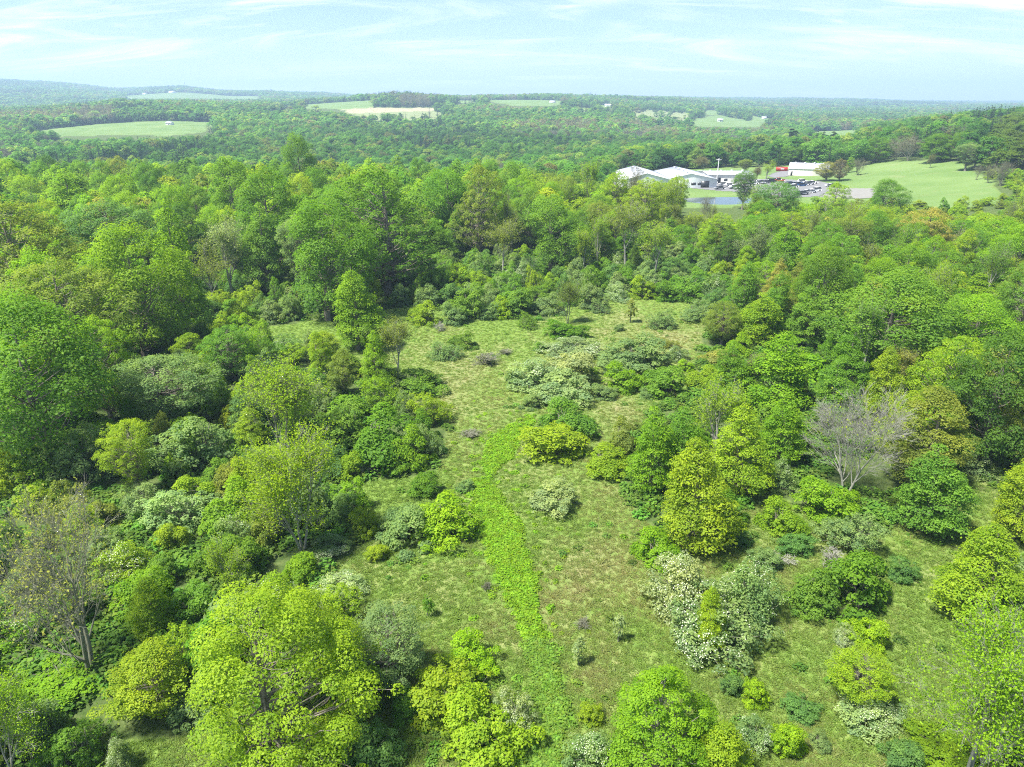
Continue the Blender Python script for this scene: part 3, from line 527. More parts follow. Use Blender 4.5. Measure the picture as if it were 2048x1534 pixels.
# ------------------------------------------------------------------ plants one can point at in the photograph: kind, colour, foot u, foot v, top v, width, label
HAND = [
    # left edge and left wood
    ('maple', 'g', 105, 930, 590, 265, "huge dense mid green tree at the left edge below the olive one"),
    ('soft', 'o', 165, 800, 520, 215, "rounded olive green tree rising behind the huge tree at the left edge"),
    ('maple', 'b', 292, 725, 440, 180, "bright green dome shaped tree standing free at the front of the left wood"),
    ('soft', 'o', 70, 690, 385, 230, "broad brownish olive tree at the left edge of the wood"),
    ('soft', 't', 245, 600, 400, 170, "bluish green feathery tree behind the bright dome tree"),
    ('tier', 'b', 372, 660, 388, 105, "tall light green tree beside the dome tree, its grey trunk partly bare"),
    ('thin', 'o', 428, 610, 472, 85, "thin tree with a pale trunk between the dome tree and the dark gap"),
    ('maple', 'g', 655, 640, 395, 175, "big bright maple-like tree left of the yellow topped slender tree"),
    ('soft', 'g', 775, 590, 335, 215, "tallest dark feathery tree at the head of the clearing"),
    ('thin', 'y', 706, 585, 424, 88, "yellow topped slender tree in front of the tallest dark tree"),
    ('tier', 'b', 715, 700, 528, 108, "bright yellow green tree standing at the clearing's far left corner"),
    ('maple', 'g', 900, 505, 332, 112, "dense green tree with a sunlit lower half at the end of the left wood"),
    ('maple', 'm', 1102, 545, 385, 112, "dense dark green rounded tree amid the pale slender trees"),
    ('maple', 'm', 1060, 500, 370, 76, "smaller dense tree touching the dark green rounded tree"),
    ('soft', 'o', 960, 520, 330, 100, "dull olive tree with grey stems right of the sunlit dense tree"),
    ('maple', 'g', 555, 560, 330, 130, "deep green tree in the middle of the left wood"),
    ('maple', 'g', 480, 520, 312, 120, "green rounded crown at the back of the left wood"),
    ('tier', 'm', 540, 590, 400, 90, "bluish green upright tree beside the dark gap in the left wood"),
    ('soft', 'e', 610, 600, 430, 90, "greyish green tree leaning against the big bright tree"),
    ('thin', 'p', 470, 600, 430, 90, "pale thin tree above the dark gap in the left wood"),
    ('maple', 'g', 610, 430, 262, 76, "dark green crown standing highest on the skyline of the left wood"),
    ('tier', 'b', 165, 500, 330, 120, "fresh green tree at the back of the left wood, near the left edge"),
    ('maple', 'k', 360, 560, 400, 110, "dark green tree behind the tall light green one"),
    ('soft', 'm', 470, 760, 650, 110, "grey green bushy tree at the edge of the small grassy pocket"),
    ('open', 'Y', 492, 745, 655, 88, "small yellow tree beside the grassy pocket"),
    ('open', 'Y', 565, 905, 705, 175, "wide yellow open tree behind the yellow tree with the pale trunk"),
    ('thinnear', 'Y', 605, 1102, 845, 200, "yellow tree with a pale trunk at the left edge of the clearing"),
    ('tier', 'b', 755, 790, 655, 70, "narrow bright green young tree left of the dense bush by the clearing"),
    ('thin', 'o', 800, 775, 625, 80, "thin half bare tree standing behind the dense bush by the clearing"),
    # bottom left
    ('bare', 'a', 180, 1345, 950, 330, "large grey many stemmed tree, nearly leafless, at the lower left"),
    ('thinnear', 'Y', 25, 1560, 1350, 170, "yellow leaved tree cut by the lower left corner"),
    ('near', 'y', 545, 1500, 1190, 330, "big yellow green tree at the bottom left of the clearing"),
    ('tier', 'y', 330, 1420, 1290, 150, "yellow green shrubby tree left of the big yellow green tree"),
    ('thin', 'y', 480, 1215, 1060, 85, "thin yellow tree above the big yellow green tree"),
    ('soft', 'e', 790, 1370, 1215, 170, "olive grey spreading shrub tree right of the big yellow green tree"),
    # right wood
    ('maple', 'm', 1765, 745, 540, 230, "largest dense green tree of the right wood"),
    ('tier', 'y', 1512, 690, 582, 112, "rounded yellow green tree at the far right corner of the clearing"),
    ('soft', 'o', 1442, 690, 600, 78, "olive half leafed tree beside the rounded yellow green tree"),
    ('tier', 'm', 1615, 690, 555, 95, "bluish green tree between the yellow green one and the largest tree"),
    ('tier', 'b', 1552, 815, 655, 150, "bright green tree in the middle of the right wood's edge"),
    ('tier', 'g', 1455, 800, 680, 92, "dark green tree on the right edge of the clearing"),
    ('thin', 'n', 1505, 800, 700, 66, "small grey bare stemmed tree between two green trees on the right"),
    ('tier', 'b', 1296, 985, 808, 108, "tall bright green tree jutting into the clearing from the right"),
    ('tier', 'y', 1375, 1090, 860, 155, "yellow green layered pyramid shaped tree at the right of the clearing"),
    ('tier', 'y', 1465, 985, 800, 130, "yellow green tree behind the pyramid shaped one"),
    ('tier', 'b', 1548, 930, 780, 105, "bright green tree left of the grey dead tree"),
    ('dead', 'y', 1690, 990, 740, 205, "big grey dead tree with many bare limbs on the right"),
    ('tier', 'm', 1840, 1060, 885, 150, "light green spreading tree right of the grey dead tree"),
    ('tier', 'm', 1655, 850, 715, 100, "mid green tree behind the grey dead tree"),
    ('thin', 'a', 1795, 800, 690, 80, "golden sparse tree in front of the largest dense tree"),
    ('soft', 'y', 1880, 890, 670, 150, "pale yellow green tree behind the light green spreading tree"),
    ('maple', 'k', 1960, 930, 660, 170, "dark heavy tree at the right edge above the shaded gap"),
    ('soft', 'o', 2040, 960, 745, 110, "brownish olive tree cut by the right edge above the clearing"),
    ('tier', 'b', 1940, 640, 545, 130, "fresh green rounded tree behind the largest one, near the right edge"),
    ('maple', 'b', 1935, 735, 585, 150, "lumpy bright green tree right of the largest dense tree"),
    ('soft', 'm', 2020, 720, 520, 120, "soft green tree at the right edge behind the lumpy one"),
    ('maple', 'k', 1452, 535, 458, 56, "small dark green dense tree at the back right of the clearing"),
    ('thin', 'e', 1500, 560, 440, 74, "greyish thin stemmed tree right of the small dark green tree"),
    ('tier', 'b', 1560, 560, 440, 80, "bright green narrow tree behind the rounded yellow green tree"),
    ('maple', 'g', 1735, 520, 420, 80, "dark round tree in the middle of the right wood"),
    ('soft', 'a', 1840, 540, 415, 110, "golden tinted rounded tree in the right wood"),
    ('maple', 'g', 1760, 440, 358, 72, "dark green tree standing in front of the pasture"),
    ('tier', 'y', 1945, 1225, 1040, 165, "yellow green layered tree standing alone at the right edge"),
    ('tier', 'y', 2020, 1080, 900, 120, "golden green tree cut by the right edge beside the shaded gap"),
    ('thinnear', 'Y', 1935, 1560, 1215, 250, "sparse yellow tree with thin pale stems at the lower right corner"),
    ('near', 'b', 1310, 1560, 1330, 235, "bright green pointed tree at the bottom edge right of the path"),
    ('tier', 'y', 1425, 1580, 1440, 150, "yellow green bushy tree behind the pointed tree at the bottom edge"),
    ('open', 'o', 1135, 648, 552, 66, "lone thin grey stemmed tree at the far end of the clearing"),
    ('thin', 'y', 1162, 560, 450, 58, "slender yellow topped tree right of the dark rounded tree"),
    ('thin', 'y', 1312, 565, 438, 82, "slender yellow tree with a straight trunk at the back of the clearing"),
    ('thin', 'y', 1196, 540, 425, 50, "narrow yellow topped tree left of the straight trunked pair"),
    ('thin', 'o', 1245, 545, 395, 92, "tall olive tree with straight pale trunks behind the bushes"),
    ('thin', 'o', 1005, 560, 430, 80, "pale olive slender tree in front of the dull olive tree"),
    ('soft', 'y', 1288, 480, 352, 84, "yellow green tree in front of the white shed on the left"),
    ('bare', 'n', 1265, 470, 305, 62, "grey bare tree standing before the white gable"),
    ('soft', 'y', 1228, 465, 338, 66, "pale yellow green tree hiding the left end of the white sheds"),
    ('thin', 'y', 1256, 462, 352, 60, "low yellow green tree at the foot of the bare tree before the sheds"),
    ('soft', 'y', 1314, 462, 358, 66, "olive yellow tree before the middle of the white sheds"),
    ('soft', 'y', 1348, 455, 350, 48, "light green tree before the right gable, left of the pond"),
    ('thin', 'y', 1328, 470, 352, 60, "yellow green tree between the two white sheds"),
    ('thin', 'y', 1180, 450, 310, 60, "upright light green tree left of the white sheds"),
    ('soft', 't', 1484, 420, 340, 46, "bluish green tree at the corner of the parking area"),
    ('thin', 'y', 1503, 470, 366, 56, "yellow green tree at the right end of the pond"),
    ('bare', 'n', 1408, 450, 385, 40, "grey leafless tree in front of the pond"),
    ('soft', 't', 1545, 470, 362, 90, "bluish green tree hiding part of the parked cars"),
    ('thin', 'Y', 1650, 500, 392, 110, "yellow tree with fine grey stems in front of the parking area"),
    ('thin', 'Y', 1715, 490, 400, 80, "second yellow tree, next to the dark one before the pasture"),
    ('soft', 'y', 1660, 460, 365, 60, "light green tree at the right corner of the parking area"),
    ('thin', 'y', 1388, 485, 420, 52, "low yellow green tree below the left end of the pond"),
    ('soft', 'y', 1438, 495, 424, 62, "rounded yellow green tree below the middle of the pond"),
    ('thin', 'o', 1420, 470, 408, 36, "thin olive tree on the pond's near bank"),
    # shrubs of the clearing
    ('shrub', 'Y', 886, 1102, 985, 122, "vivid yellow half of the big round bush beside the green strip"),
    ('shrub', 'e', 825, 1100, 1000, 118, "grey green half of the big round bush beside the green strip"),
    ('shrub', 'g', 852, 1000, 938, 62, "dark green bush just behind the big yellow bush"),
    ('shrub', 'e', 935, 985, 955, 32, "little grey green bush on the edge of the green strip"),
    ('shrub', 'p', 1110, 1030, 958, 92, "pale feathery bush standing alone right of the green strip"),
    ('blossom', 'p', 690, 1205, 1140, 92, "pale blossoming bush at the left of the clearing"),
    ('shrub', 'b', 610, 1172, 1098, 72, "bright green bush beside the pale blossoming one on the left"),
    ('shrub', 'y', 728, 1082, 1010, 52, "upright yellow green bush left of the big yellow bush"),
    ('shrub', 'y', 760, 1128, 1085, 50, "small yellow green bush below the big yellow bush"),
    ('blossom', 'e', 668, 1125, 1070, 80, "greyish bush in shade under the yellow tree with the pale trunk"),
    ('shrub', 'Y', 932, 1368, 1272, 95, "rounded yellow bush near the bottom of the clearing"),
    ('shrub', 'y', 890, 1480, 1330, 155, "yellow green spreading bush at the bottom left of the path"),
    ('shrub', 'y', 955, 1560, 1400, 165, "large yellow green bush at the bottom edge left of the path"),
    ('blossom', 'p', 1020, 1490, 1385, 85, "whitish bush touching the path at the bottom"),
    ('blossom', 'e', 1180, 1580, 1455, 120, "white flowering bush at the bottom edge right of the path"),
    ('shrub', 'y', 1182, 1460, 1405, 45, "small yellow bush above the white flowering one at the bottom edge"),
    ('sapling', 'p', 1157, 1335, 1272, 30, "spindly pale sapling right of the path"),
    ('sapling', 'p', 1236, 1285, 1228, 28, "pale tipped sapling farthest right in the short grass"),
    ('sapling', 'g', 855, 1235, 1188, 22, "dark green sapling in the grass left of the path"),
    ('brush', 'n', 1165, 1265, 1235, 32, "dry grey twiggy bush beside the two pale saplings"),
    ('brush', 'n', 975, 1190, 1160, 20, "tiny dry grey bush left of the green strip"),
    ('brush', 'n', 940, 880, 855, 45, "dry pinkish grey bush in the middle of the clearing"),
    ('shrub', 'b', 1310, 1150, 1062, 100, "bright green bush at the top of the white flowering thicket"),
    ('blossom', 'p', 1352, 1250, 1095, 140, "bush covered in white flowers right of the path"),
    ('blossom', 'e', 1398, 1330, 1172, 175, "large pale green bush at the front of the white flowering thicket"),
    ('tier', 'Y', 1412, 1290, 1165, 70, "yellow young tree growing out of the flowering thicket"),
    ('blossom', 'e', 1492, 1282, 1118, 135, "greyish flowering bush at the right of the thicket"),
    ('shrub', 'm', 1612, 1240, 1135, 92, "fresh green bush between the thicket and the leafy pair"),
    ('shrub', 'g', 1705, 1250, 1090, 145, "tall leafy green bush at the right with crooked stems"),
    ('shrub', 'Y', 1738, 1310, 1232, 72, "round yellow bush below the tall leafy bush on the right"),
    ('blossom', 'p', 1678, 1298, 1248, 42, "small white flowered bush beside the round yellow one"),
    ('soft', 'y', 1712, 1400, 1300, 125, "yellow green shrub tree behind the white bush at the lower right"),
    ('blossom', 'p', 1712, 1480, 1385, 125, "white flowered bush at the lower right"),
    ('shrub', 'Y', 1502, 1425, 1355, 52, "upright yellow bush at the lower right beside a bluish bush"),
    ('shrub', 't', 1465, 1402, 1345, 52, "bluish green bush left of the upright yellow bush"),
    ('shrub', 't', 1592, 1452, 1398, 64, "bluish green bush alone at the lower right"),
    ('shrub', 'Y', 1572, 1530, 1438, 72, "round golden bush at the bottom edge"),
    ('blossom', 'e', 1500, 1515, 1430, 76, "grey flecked bush left of the round golden bush"),
    ('shrub', 'e', 1632, 1510, 1462, 42, "small grey green bush right of the round golden bush"),
    ('shrub', 't', 1795, 1170, 1112, 52, "small bluish bush right of the tall leafy bush"),
    ('shrub', 't', 1800, 1560, 1475, 80, "bluish green bush at the bottom edge by the sparse yellow tree"),
    ('shrub', 'b', 1870, 1570, 1480, 130, "bright green bush under the sparse yellow tree"),
    ('shrub', 'm', 2000, 1540, 1330, 150, "green bush behind the sparse yellow tree at the right edge"),
    ('shrub', 'e', 2030, 1240, 1120, 100, "grey green bush at the right edge behind the layered tree"),
    ('shrub', 't', 1482, 1095, 1060, 34, "tiny bluish bush in the grass above the thicket"),
    ('shrub', 'e', 1530, 1150, 1095, 60, "small grey green bush above the greyish flowering bush"),
    ('shrub', 't', 1592, 1120, 1065, 66, "bluish bush among the dead branches on the right"),
    ('feather', 'e', 1700, 1120, 1020, 110, "feathery grey green bush below the grey dead tree"),
    ('snag', 'n', 1655, 1140, 1095, 60, "tangle of pale dead branches right of the thicket"),
    ('snag', 'n', 1555, 1145, 1105, 60, "pale crooked dead branches above the greyish flowering bush"),
    ('snag', 'n', 735, 960, 925, 40, "dead branches at the foot of the left bushes"),
    ('snag', 'n', 880, 665, 640, 30, "pale dead branches at the far left of the clearing"),
    ('shrub', 'b', 1555, 1085, 1000, 90, "green bush in front of the bright green tree by the dead tree"),
    ('blossom', 'e', 1545, 990, 915, 70, "grey leaved bush at the foot of the bright green tree"),
    ('shrub', 'b', 1645, 1060, 960, 110, "leafy bush at the left foot of the grey dead tree"),
    ('blossom', 'e', 1930, 965, 895, 80, "pale grey bush in the shaded gap at the right"),
    # mid clearing clumps
    ('shrub', 'y', 1115, 935, 845, 130, "yellow green bush with a dark base in the middle of the clearing"),
    ('shrub', 'y', 1205, 958, 892, 98, "yellow green bush right of the dark based one"),
    ('shrub', 'm', 1130, 884, 802, 112, "soft green feathery bush behind the dark based yellow green one"),
    ('shrub', 'o', 1240, 915, 840, 66, "olive bush leaning on the tall bright green tree"),
    ('shrub', 'p', 1128, 812, 738, 112, "pale dome shaped feathery bush in the mid clearing cluster"),
    ('blossom', 'p', 1066, 786, 712, 112, "whitish bush at the left of the mid clearing cluster"),
    ('shrub', 'p', 1150, 778, 698, 112, "large pale bush at the back of the mid clearing cluster"),
    ('blossom', 'p', 1150, 722, 674, 116, "low whitish elongated bush behind the mid clearing cluster"),
    ('shrub', 'e', 1072, 822, 785, 48, "small grey green bush at the front of the mid clearing cluster"),
    ('shrub', 'e', 1030, 780, 745, 52, "low pale bush at the left foot of the whitish bush"),
    ('shrub', 'e', 1205, 805, 768, 52, "bluish leafed bush right of the mid clearing cluster"),
    ('shrub', 'b', 1240, 790, 726, 72, "vivid green bush right of the mid clearing cluster"),
    ('shrub', 'e', 1265, 746, 666, 124, "grey green feathery bush near the far end of the clearing"),
    ('shrub', 'm', 1332, 800, 726, 98, "green bush at the right edge of the far clearing"),
    ('shrub', 'Y', 1370, 748, 718, 32, "small round yellow bush at the right edge of the clearing"),
    ('blossom', 'e', 1352, 725, 690, 45, "pale bush behind the small round yellow one"),
    ('shrub', 'g', 1120, 682, 640, 62, "dense green bush at the foot of the lone grey stemmed tree"),
    ('shrub', 'g', 1160, 682, 648, 44, "dense dark bush beside the one at the lone tree's foot"),
    ('sapling', 'o', 1260, 645, 598, 26, "dark olive sapling at the far end of the clearing"),
    ('feather', 'e', 1325, 660, 614, 52, "pale feathery bush at the far right of the clearing"),
    ('feather', 'e', 1196, 630, 600, 36, "wispy bush right of the lone grey stemmed tree"),
    ('shrub', 'e', 1240, 664, 646, 22, "tiny pale bush in the brownish far grass"),
    ('feather', 'e', 1388, 645, 598, 60, "pale wispy bush at the far right corner of the clearing"),
    ('feather', 'o', 1330, 700, 676, 40, "olive wispy bush behind the grey green feathery one"),
    ('shrub', 'b', 1185, 752, 732, 26, "little green bush between the pale cluster and the vivid bush"),
    ('shrub', 'm', 1082, 705, 684, 26, "little green bush in the far grass left of the low whitish bush"),
    ('brush', 'o', 1010, 712, 694, 30, "low twiggy bush in the reddish far grass"),
    ('shrub', 'e', 1290, 800, 775, 34, "small grey bush between the vivid bush and the right edge"),
    ('feather', 'm', 1050, 660, 625, 40, "wispy green bush at the back of the far clearing"),
    ('feather', 'e', 985, 640, 600, 56, "wispy grey green bush closing the far clearing on the left"),
    ('shrub', 'e', 1180, 622, 565, 58, "tall grey green bush behind the wispy one right of the lone tree"),
    ('blossom', 'p', 1232, 604, 562, 48, "whitish bush in the row closing the far clearing"),
    ('shrub', 'y', 1285, 602, 552, 52, "yellow green bush in the row closing the far clearing"),
    ('shrub', 'g', 1328, 606, 558, 48, "dark green bush right of the yellow green one at the far edge"),
    ('feather', 'm', 1375, 602, 540, 88, "broad soft green bush at the far right edge of the clearing"),
    ('blossom', 'e', 1425, 610, 545, 50, "pale bush right of the broad soft green one"),
    ('shrub', 'e', 1095, 632, 585, 56, "grey green bush left of the lone grey stemmed tree"),
    ('shrub', 'm', 1040, 635, 570, 66, "tall fresh green bush closing the far clearing"),
    ('shrub', 'y', 1000, 640, 590, 44, "yellow green bush in front of the tall fresh green one"),
    ('shrub', 'm', 940, 640, 565, 70, "round green bush at the far left of the clearing's end"),
    ('shrub', 'y', 850, 650, 600, 58, "bright yellow green bush at the clearing's far left"),
    ('shrub', 'e', 905, 655, 605, 48, "grey green bush right of the bright yellow green one"),
    ('brush', 'o', 972, 735, 698, 56, "brownish twiggy bush in the far grass"),
    ('feather', 'e', 885, 726, 682, 62, "greyish feathery bush at the far left of the clearing"),
    ('shrub', 'm', 925, 700, 662, 50, "small green bush behind the greyish feathery one"),
    ('shrub', 'm', 832, 800, 738, 105, "dense leafy bush bulging into the clearing from the left"),
    ('shrub', 'e', 770, 800, 720, 90, "grey green bush left of the dense bulging bush"),
    ('shrub', 'g', 765, 945, 820, 150, "dark green thicket at the left edge of the mid clearing"),
    ('feather', 'm', 700, 900, 790, 130, "feathery green bush behind the dark thicket"),
    ('shrub', 'b', 815, 945, 855, 80, "bright green bush at the right end of the dark thicket"),
    ('feather', 'e', 850, 930, 850, 66, "grey green wispy bush ending the dark thicket"),
    ('shrub', 'm', 800, 958, 925, 46, "low round bush at the foot of the dark thicket"),
    ('shrub', 'b', 705, 965, 900, 60, "light green bush at the left end of the dark thicket"),
    # left scrub
    ('feather', 'e', 420, 960, 820, 170, "silvery green bush with a shaded hollow below in the left scrub"),
    ('shrub', 'b', 385, 955, 835, 70, "yellow tipped bush left of the silvery green one"),
    ('soft', 'e', 330, 860, 715, 190, "wide pale grey green shrub tree in the left scrub"),
    ('feather', 'e', 190, 980, 835, 130, "silvery feathery shrub right of the huge tree's foot"),
    ('shrub', 'b', 100, 990, 890, 120, "light green bush at the foot of the huge left tree"),
    ('feather', 'p', 380, 1090, 975, 150, "pale grey green bush right of the nearly leafless tree"),
    ('shrub', 'b', 470, 1080, 965, 120, "fresh green bush left of the yellow tree with the pale trunk"),
    ('shrub', 'y', 355, 1115, 1040, 70, "small yellow green bush in the left scrub"),
    ('shrub', 'b', 130, 1440, 1340, 170, "bright green bush below the nearly leafless tree"),
    ('blossom', 'e', 255, 1560, 1470, 60, "whitish bush at the bottom edge beside the dark hollow"),
    ('shrub', 't', 740, 1560, 1440, 110, "bluish green bush at the bottom edge below the olive shrub tree"),
    ('shrub', 'm', 810, 1450, 1370, 70, "grey green bush right of the dark hollow near the bottom"),
]
POINTED = []
WHICH = {545: 0, 1310: 1, 1375: 0, 1296: 1, 1945: 0, 1465: 3, 1840: 1}        # which build of its kind suits the outline
for kind, colr, u, vb, vt, w, label in HAND:
    x, y, h, wm = fit(kind, u, vb, vt, w)
    POINTED.append((kind, colr, x, y, h, wm)); TAKEN.append((x, y, wm / 2 * (0.85 if kind in LOW else 0.62)))
    plant(kind, colr, x, y, h, wm, label, which=WHICH.get(u))

# by the sheds and the pasture
SHEDS = [
    ('thin', 'Y', 1532, 358, 318, 32, "golden tree at the corner of the drive behind the cars"),
    ('open', 'n', 1513, 362, 330, 26, "pinkish grey budding tree left of the golden one"),
    ('soft', 'a', 1652, 362, 322, 44, "golden budding tree at the end of the small white shed"),
    ('soft', 'n', 1678, 362, 318, 36, "pinkish budding tree beside the golden one at the small shed"),
    ('bare', 'n', 1715, 350, 312, 40, "grey bare trees at the left edge of the pasture"),
    ('tier', 'b', 1697, 345, 313, 18, "small fresh green tree behind the pinkish budding one"),
    ('soft', 'o', 1490, 345, 318, 28, "olive tree behind the long low roof"),
    ('open', 'n', 1860, 336, 306, 16, "lone small bare tree standing in the pasture"),
    ('bare', 'n', 1952, 360, 324, 18, "thin bare tree at the right edge of the pasture"),
    ('bare', 'n', 1975, 366, 322, 34, "pale bare trees along the right edge of the pasture"),
    ('bare', 'n', 2000, 372, 318, 40, "tall bare tree amid the bushes right of the pasture"),
    ('soft', 'e', 1930, 342, 285, 56, "green tree at the far right corner of the pasture"),
    ('maple', 'g', 1745, 326, 272, 56, "round dark tree at the far left corner of the pasture"),
    ('maple', 'g', 1872, 325, 265, 66, "round dark tree behind the lone bare tree in the pasture"),
    ('maple', 'g', 1915, 322, 262, 50, "second round dark tree at the back of the pasture"),
    ('bare', 'n', 1815, 322, 262, 80, "mauve grey leafless stand at the back of the pasture"),
    ('bare', 'n', 1790, 320, 270, 60, "mauve grey leafless tree left of the stand behind the pasture"),
    ('bare', 'n', 1895, 300, 246, 60, "mauve grey leafless trees below the dark pines"),
    ('pine', 'd', 1577, 310, 256, 22, "dark pine standing above the trees behind the small shed"),
    ('pine', 'd', 1660, 310, 262, 24, "dark pine right of the other lone pine"),
    ('maple', 'g', 1570, 330, 290, 38, "dark green tree behind the red container"),
    ('maple', 'g', 1608, 328, 286, 40, "dark green tree behind the small white shed"),
    ('maple', 'g', 1645, 328, 284, 40, "dark green tree at the right end of the small white shed"),
    ('maple', 'm', 1690, 326, 282, 40, "green tree between the small shed and the pasture"),
    ('maple', 'm', 1465, 330, 296, 30, "green tree right of the old barn"),
    ('open', 'n', 1405, 345, 310, 44, "grey budding tree in front of the old barn"),
    ('soft', 'y', 1330, 335, 288, 54, "light yellow green trees behind the white gables"),
    ('soft', 'y', 1270, 335, 290, 48, "light yellow green tree behind the left gable"),
]
for kind, colr, u, vb, vt, w, label in SHEDS:
    x, y, h, wm = fit(kind, u, vb, vt, w); TAKEN.append((x, y, wm / 2)); POINTED.append((kind, colr, x, y, h, wm))
    plant(kind, colr, x, y, h, wm, label)

# dark spruces along the far edge of the big field on the left
SPRUCES = [(8, 266, 251, 16), (20, 266, 252, 14), (33, 266, 250, 16), (46, 265, 251, 16), (58, 264, 252, 13), (75, 261, 245, 19), (101, 256, 243, 14), (110, 256, 242, 13), (119, 255, 241, 14), (132, 253, 239, 15), (145, 251, 238, 14),
           (166, 250, 235, 16), (175, 250, 233, 17), (182, 250, 235, 14)] + [(191 + 8 * i, 248.5 - 0.45 * i, 233 - 0.5 * i, 14) for i in range(10)]
for i, (u, vb, vt, w) in enumerate(SPRUCES):
    x, y = ground(u, vb, 760); dep = y * CT + CAM_H * ST; h = CAM_H - v2t(vt) * y - float(zf(x, y)); TAKEN.append((x, y, 4))
    nth = ["first", "second", "third", "fourth", "fifth", "sixth", "seventh", "eighth", "ninth", "tenth"]
    if i < 5: lab, gr = f"{nth[i]} dark spruce from the left in the loose clump by the far field", "spruce clump left of the far field"
    elif i == 5: lab, gr = "single dark spruce standing apart on the edge of the far field", "spruces along the far field"
    elif i < 11: lab, gr = f"{nth[i - 6]} dark spruce from the left in the spaced row along the far field", "spaced spruces along the far field"
    elif i < 14: lab, gr = f"{nth[i - 11]} dark spruce from the left in the tight block by the far field", "tight spruce block by the far field"
    else: lab, gr = f"{nth[i - 14]} dark spruce from the left in the hedge row above the far field", "spruce hedge above the far field"
    plant('conifer', 'd', x, y, max(h, 5), w * dep / FPX, lab, gr)

# ------------------------------------------------------------------ the woods and the scrub between them
SCRUB = [(-300, 960), (0, 950), (240, 900), (250, 740), (480, 650), (700, 730), (760, 810), (895, 850), (880, 950), (715, 960), (700, 1100), (650, 1190), (700, 1240), (720, 1330), (700, 1420), (650, 1700), (-600, 1700)]
BACKSCRUB = [(380, 560), (640, 590), (800, 560), (960, 520), (1180, 545), (1400, 500), (1440, 560), (1440, 620), (1240, 592), (1090, 640), (960, 640), (820, 612), (690, 640), (530, 650), (480, 650), (400, 640)]
GLADE = [(240, 1500), (420, 1480), (440, 1560), (260, 1600)]
def zones(u, v, y):
    z = np.where(u < 1130, 'left', 'right').astype('U8'); z[(u > 1200) & (v < 500)] = 'thinwood'
    z[in_poly(u, v, BACKSCRUB)] = 'back'; s = in_poly(u, v, SCRUB); z[s] = 'scrub'; z[s & in_poly(u, v, GLADE)] = 'glade'
    z[(y > 235) & (in_poly(u, v, FIELDS['j'][0]) | in_poly(u, v, LOT_ZONE))] = 'open'; z[(y < 210) & in_poly(u, v, MEADOW)] = 'meadow'; z[pond_r(CX, CY) < 1.15] = 'open'
    return z
AUTO = []
def dep_of(y): return y * CT + CAM_H * ST
BOXES = []       # what each of the pointed-at plants covers in the picture, without its foot
for k_, c_, x_, y_, h_, w_ in POINTED:
    if k_ in ('thin', 'open', 'bare', 'brush', 'snag') and y_ > 130: continue
    z_ = float(zf(x_, y_)); u_, t_, _ = proj(x_, y_, z_ + h_); _, b_, _ = proj(x_, y_, z_ + h_ * 0.22); BOXES.append((float(u_), float(t_), float(b_), w_ / 2 * FPX / dep_of(y_), y_))
R2 = random.Random(5)
def pick(pairs):
    t = R2.uniform(0, sum(p[1] for p in pairs))
    for v, w in pairs:
        t -= w
        if t <= 0: return v
    return pairs[-1][0]
RC = np.random.default_rng(5); NC = 9000
CY = 27 + 257 * RC.uniform(size=NC) ** 0.75; CX = RC.uniform(-1, 1, NC) * (0.80 * CY + 12); CU, CV, _ = proj(CX, CY, zf(CX, CY)); CZ = zones(CU, CV, CY)
TA = np.zeros((6000, 3)); TA[:len(TAKEN)] = TAKEN; nta = len(TAKEN)
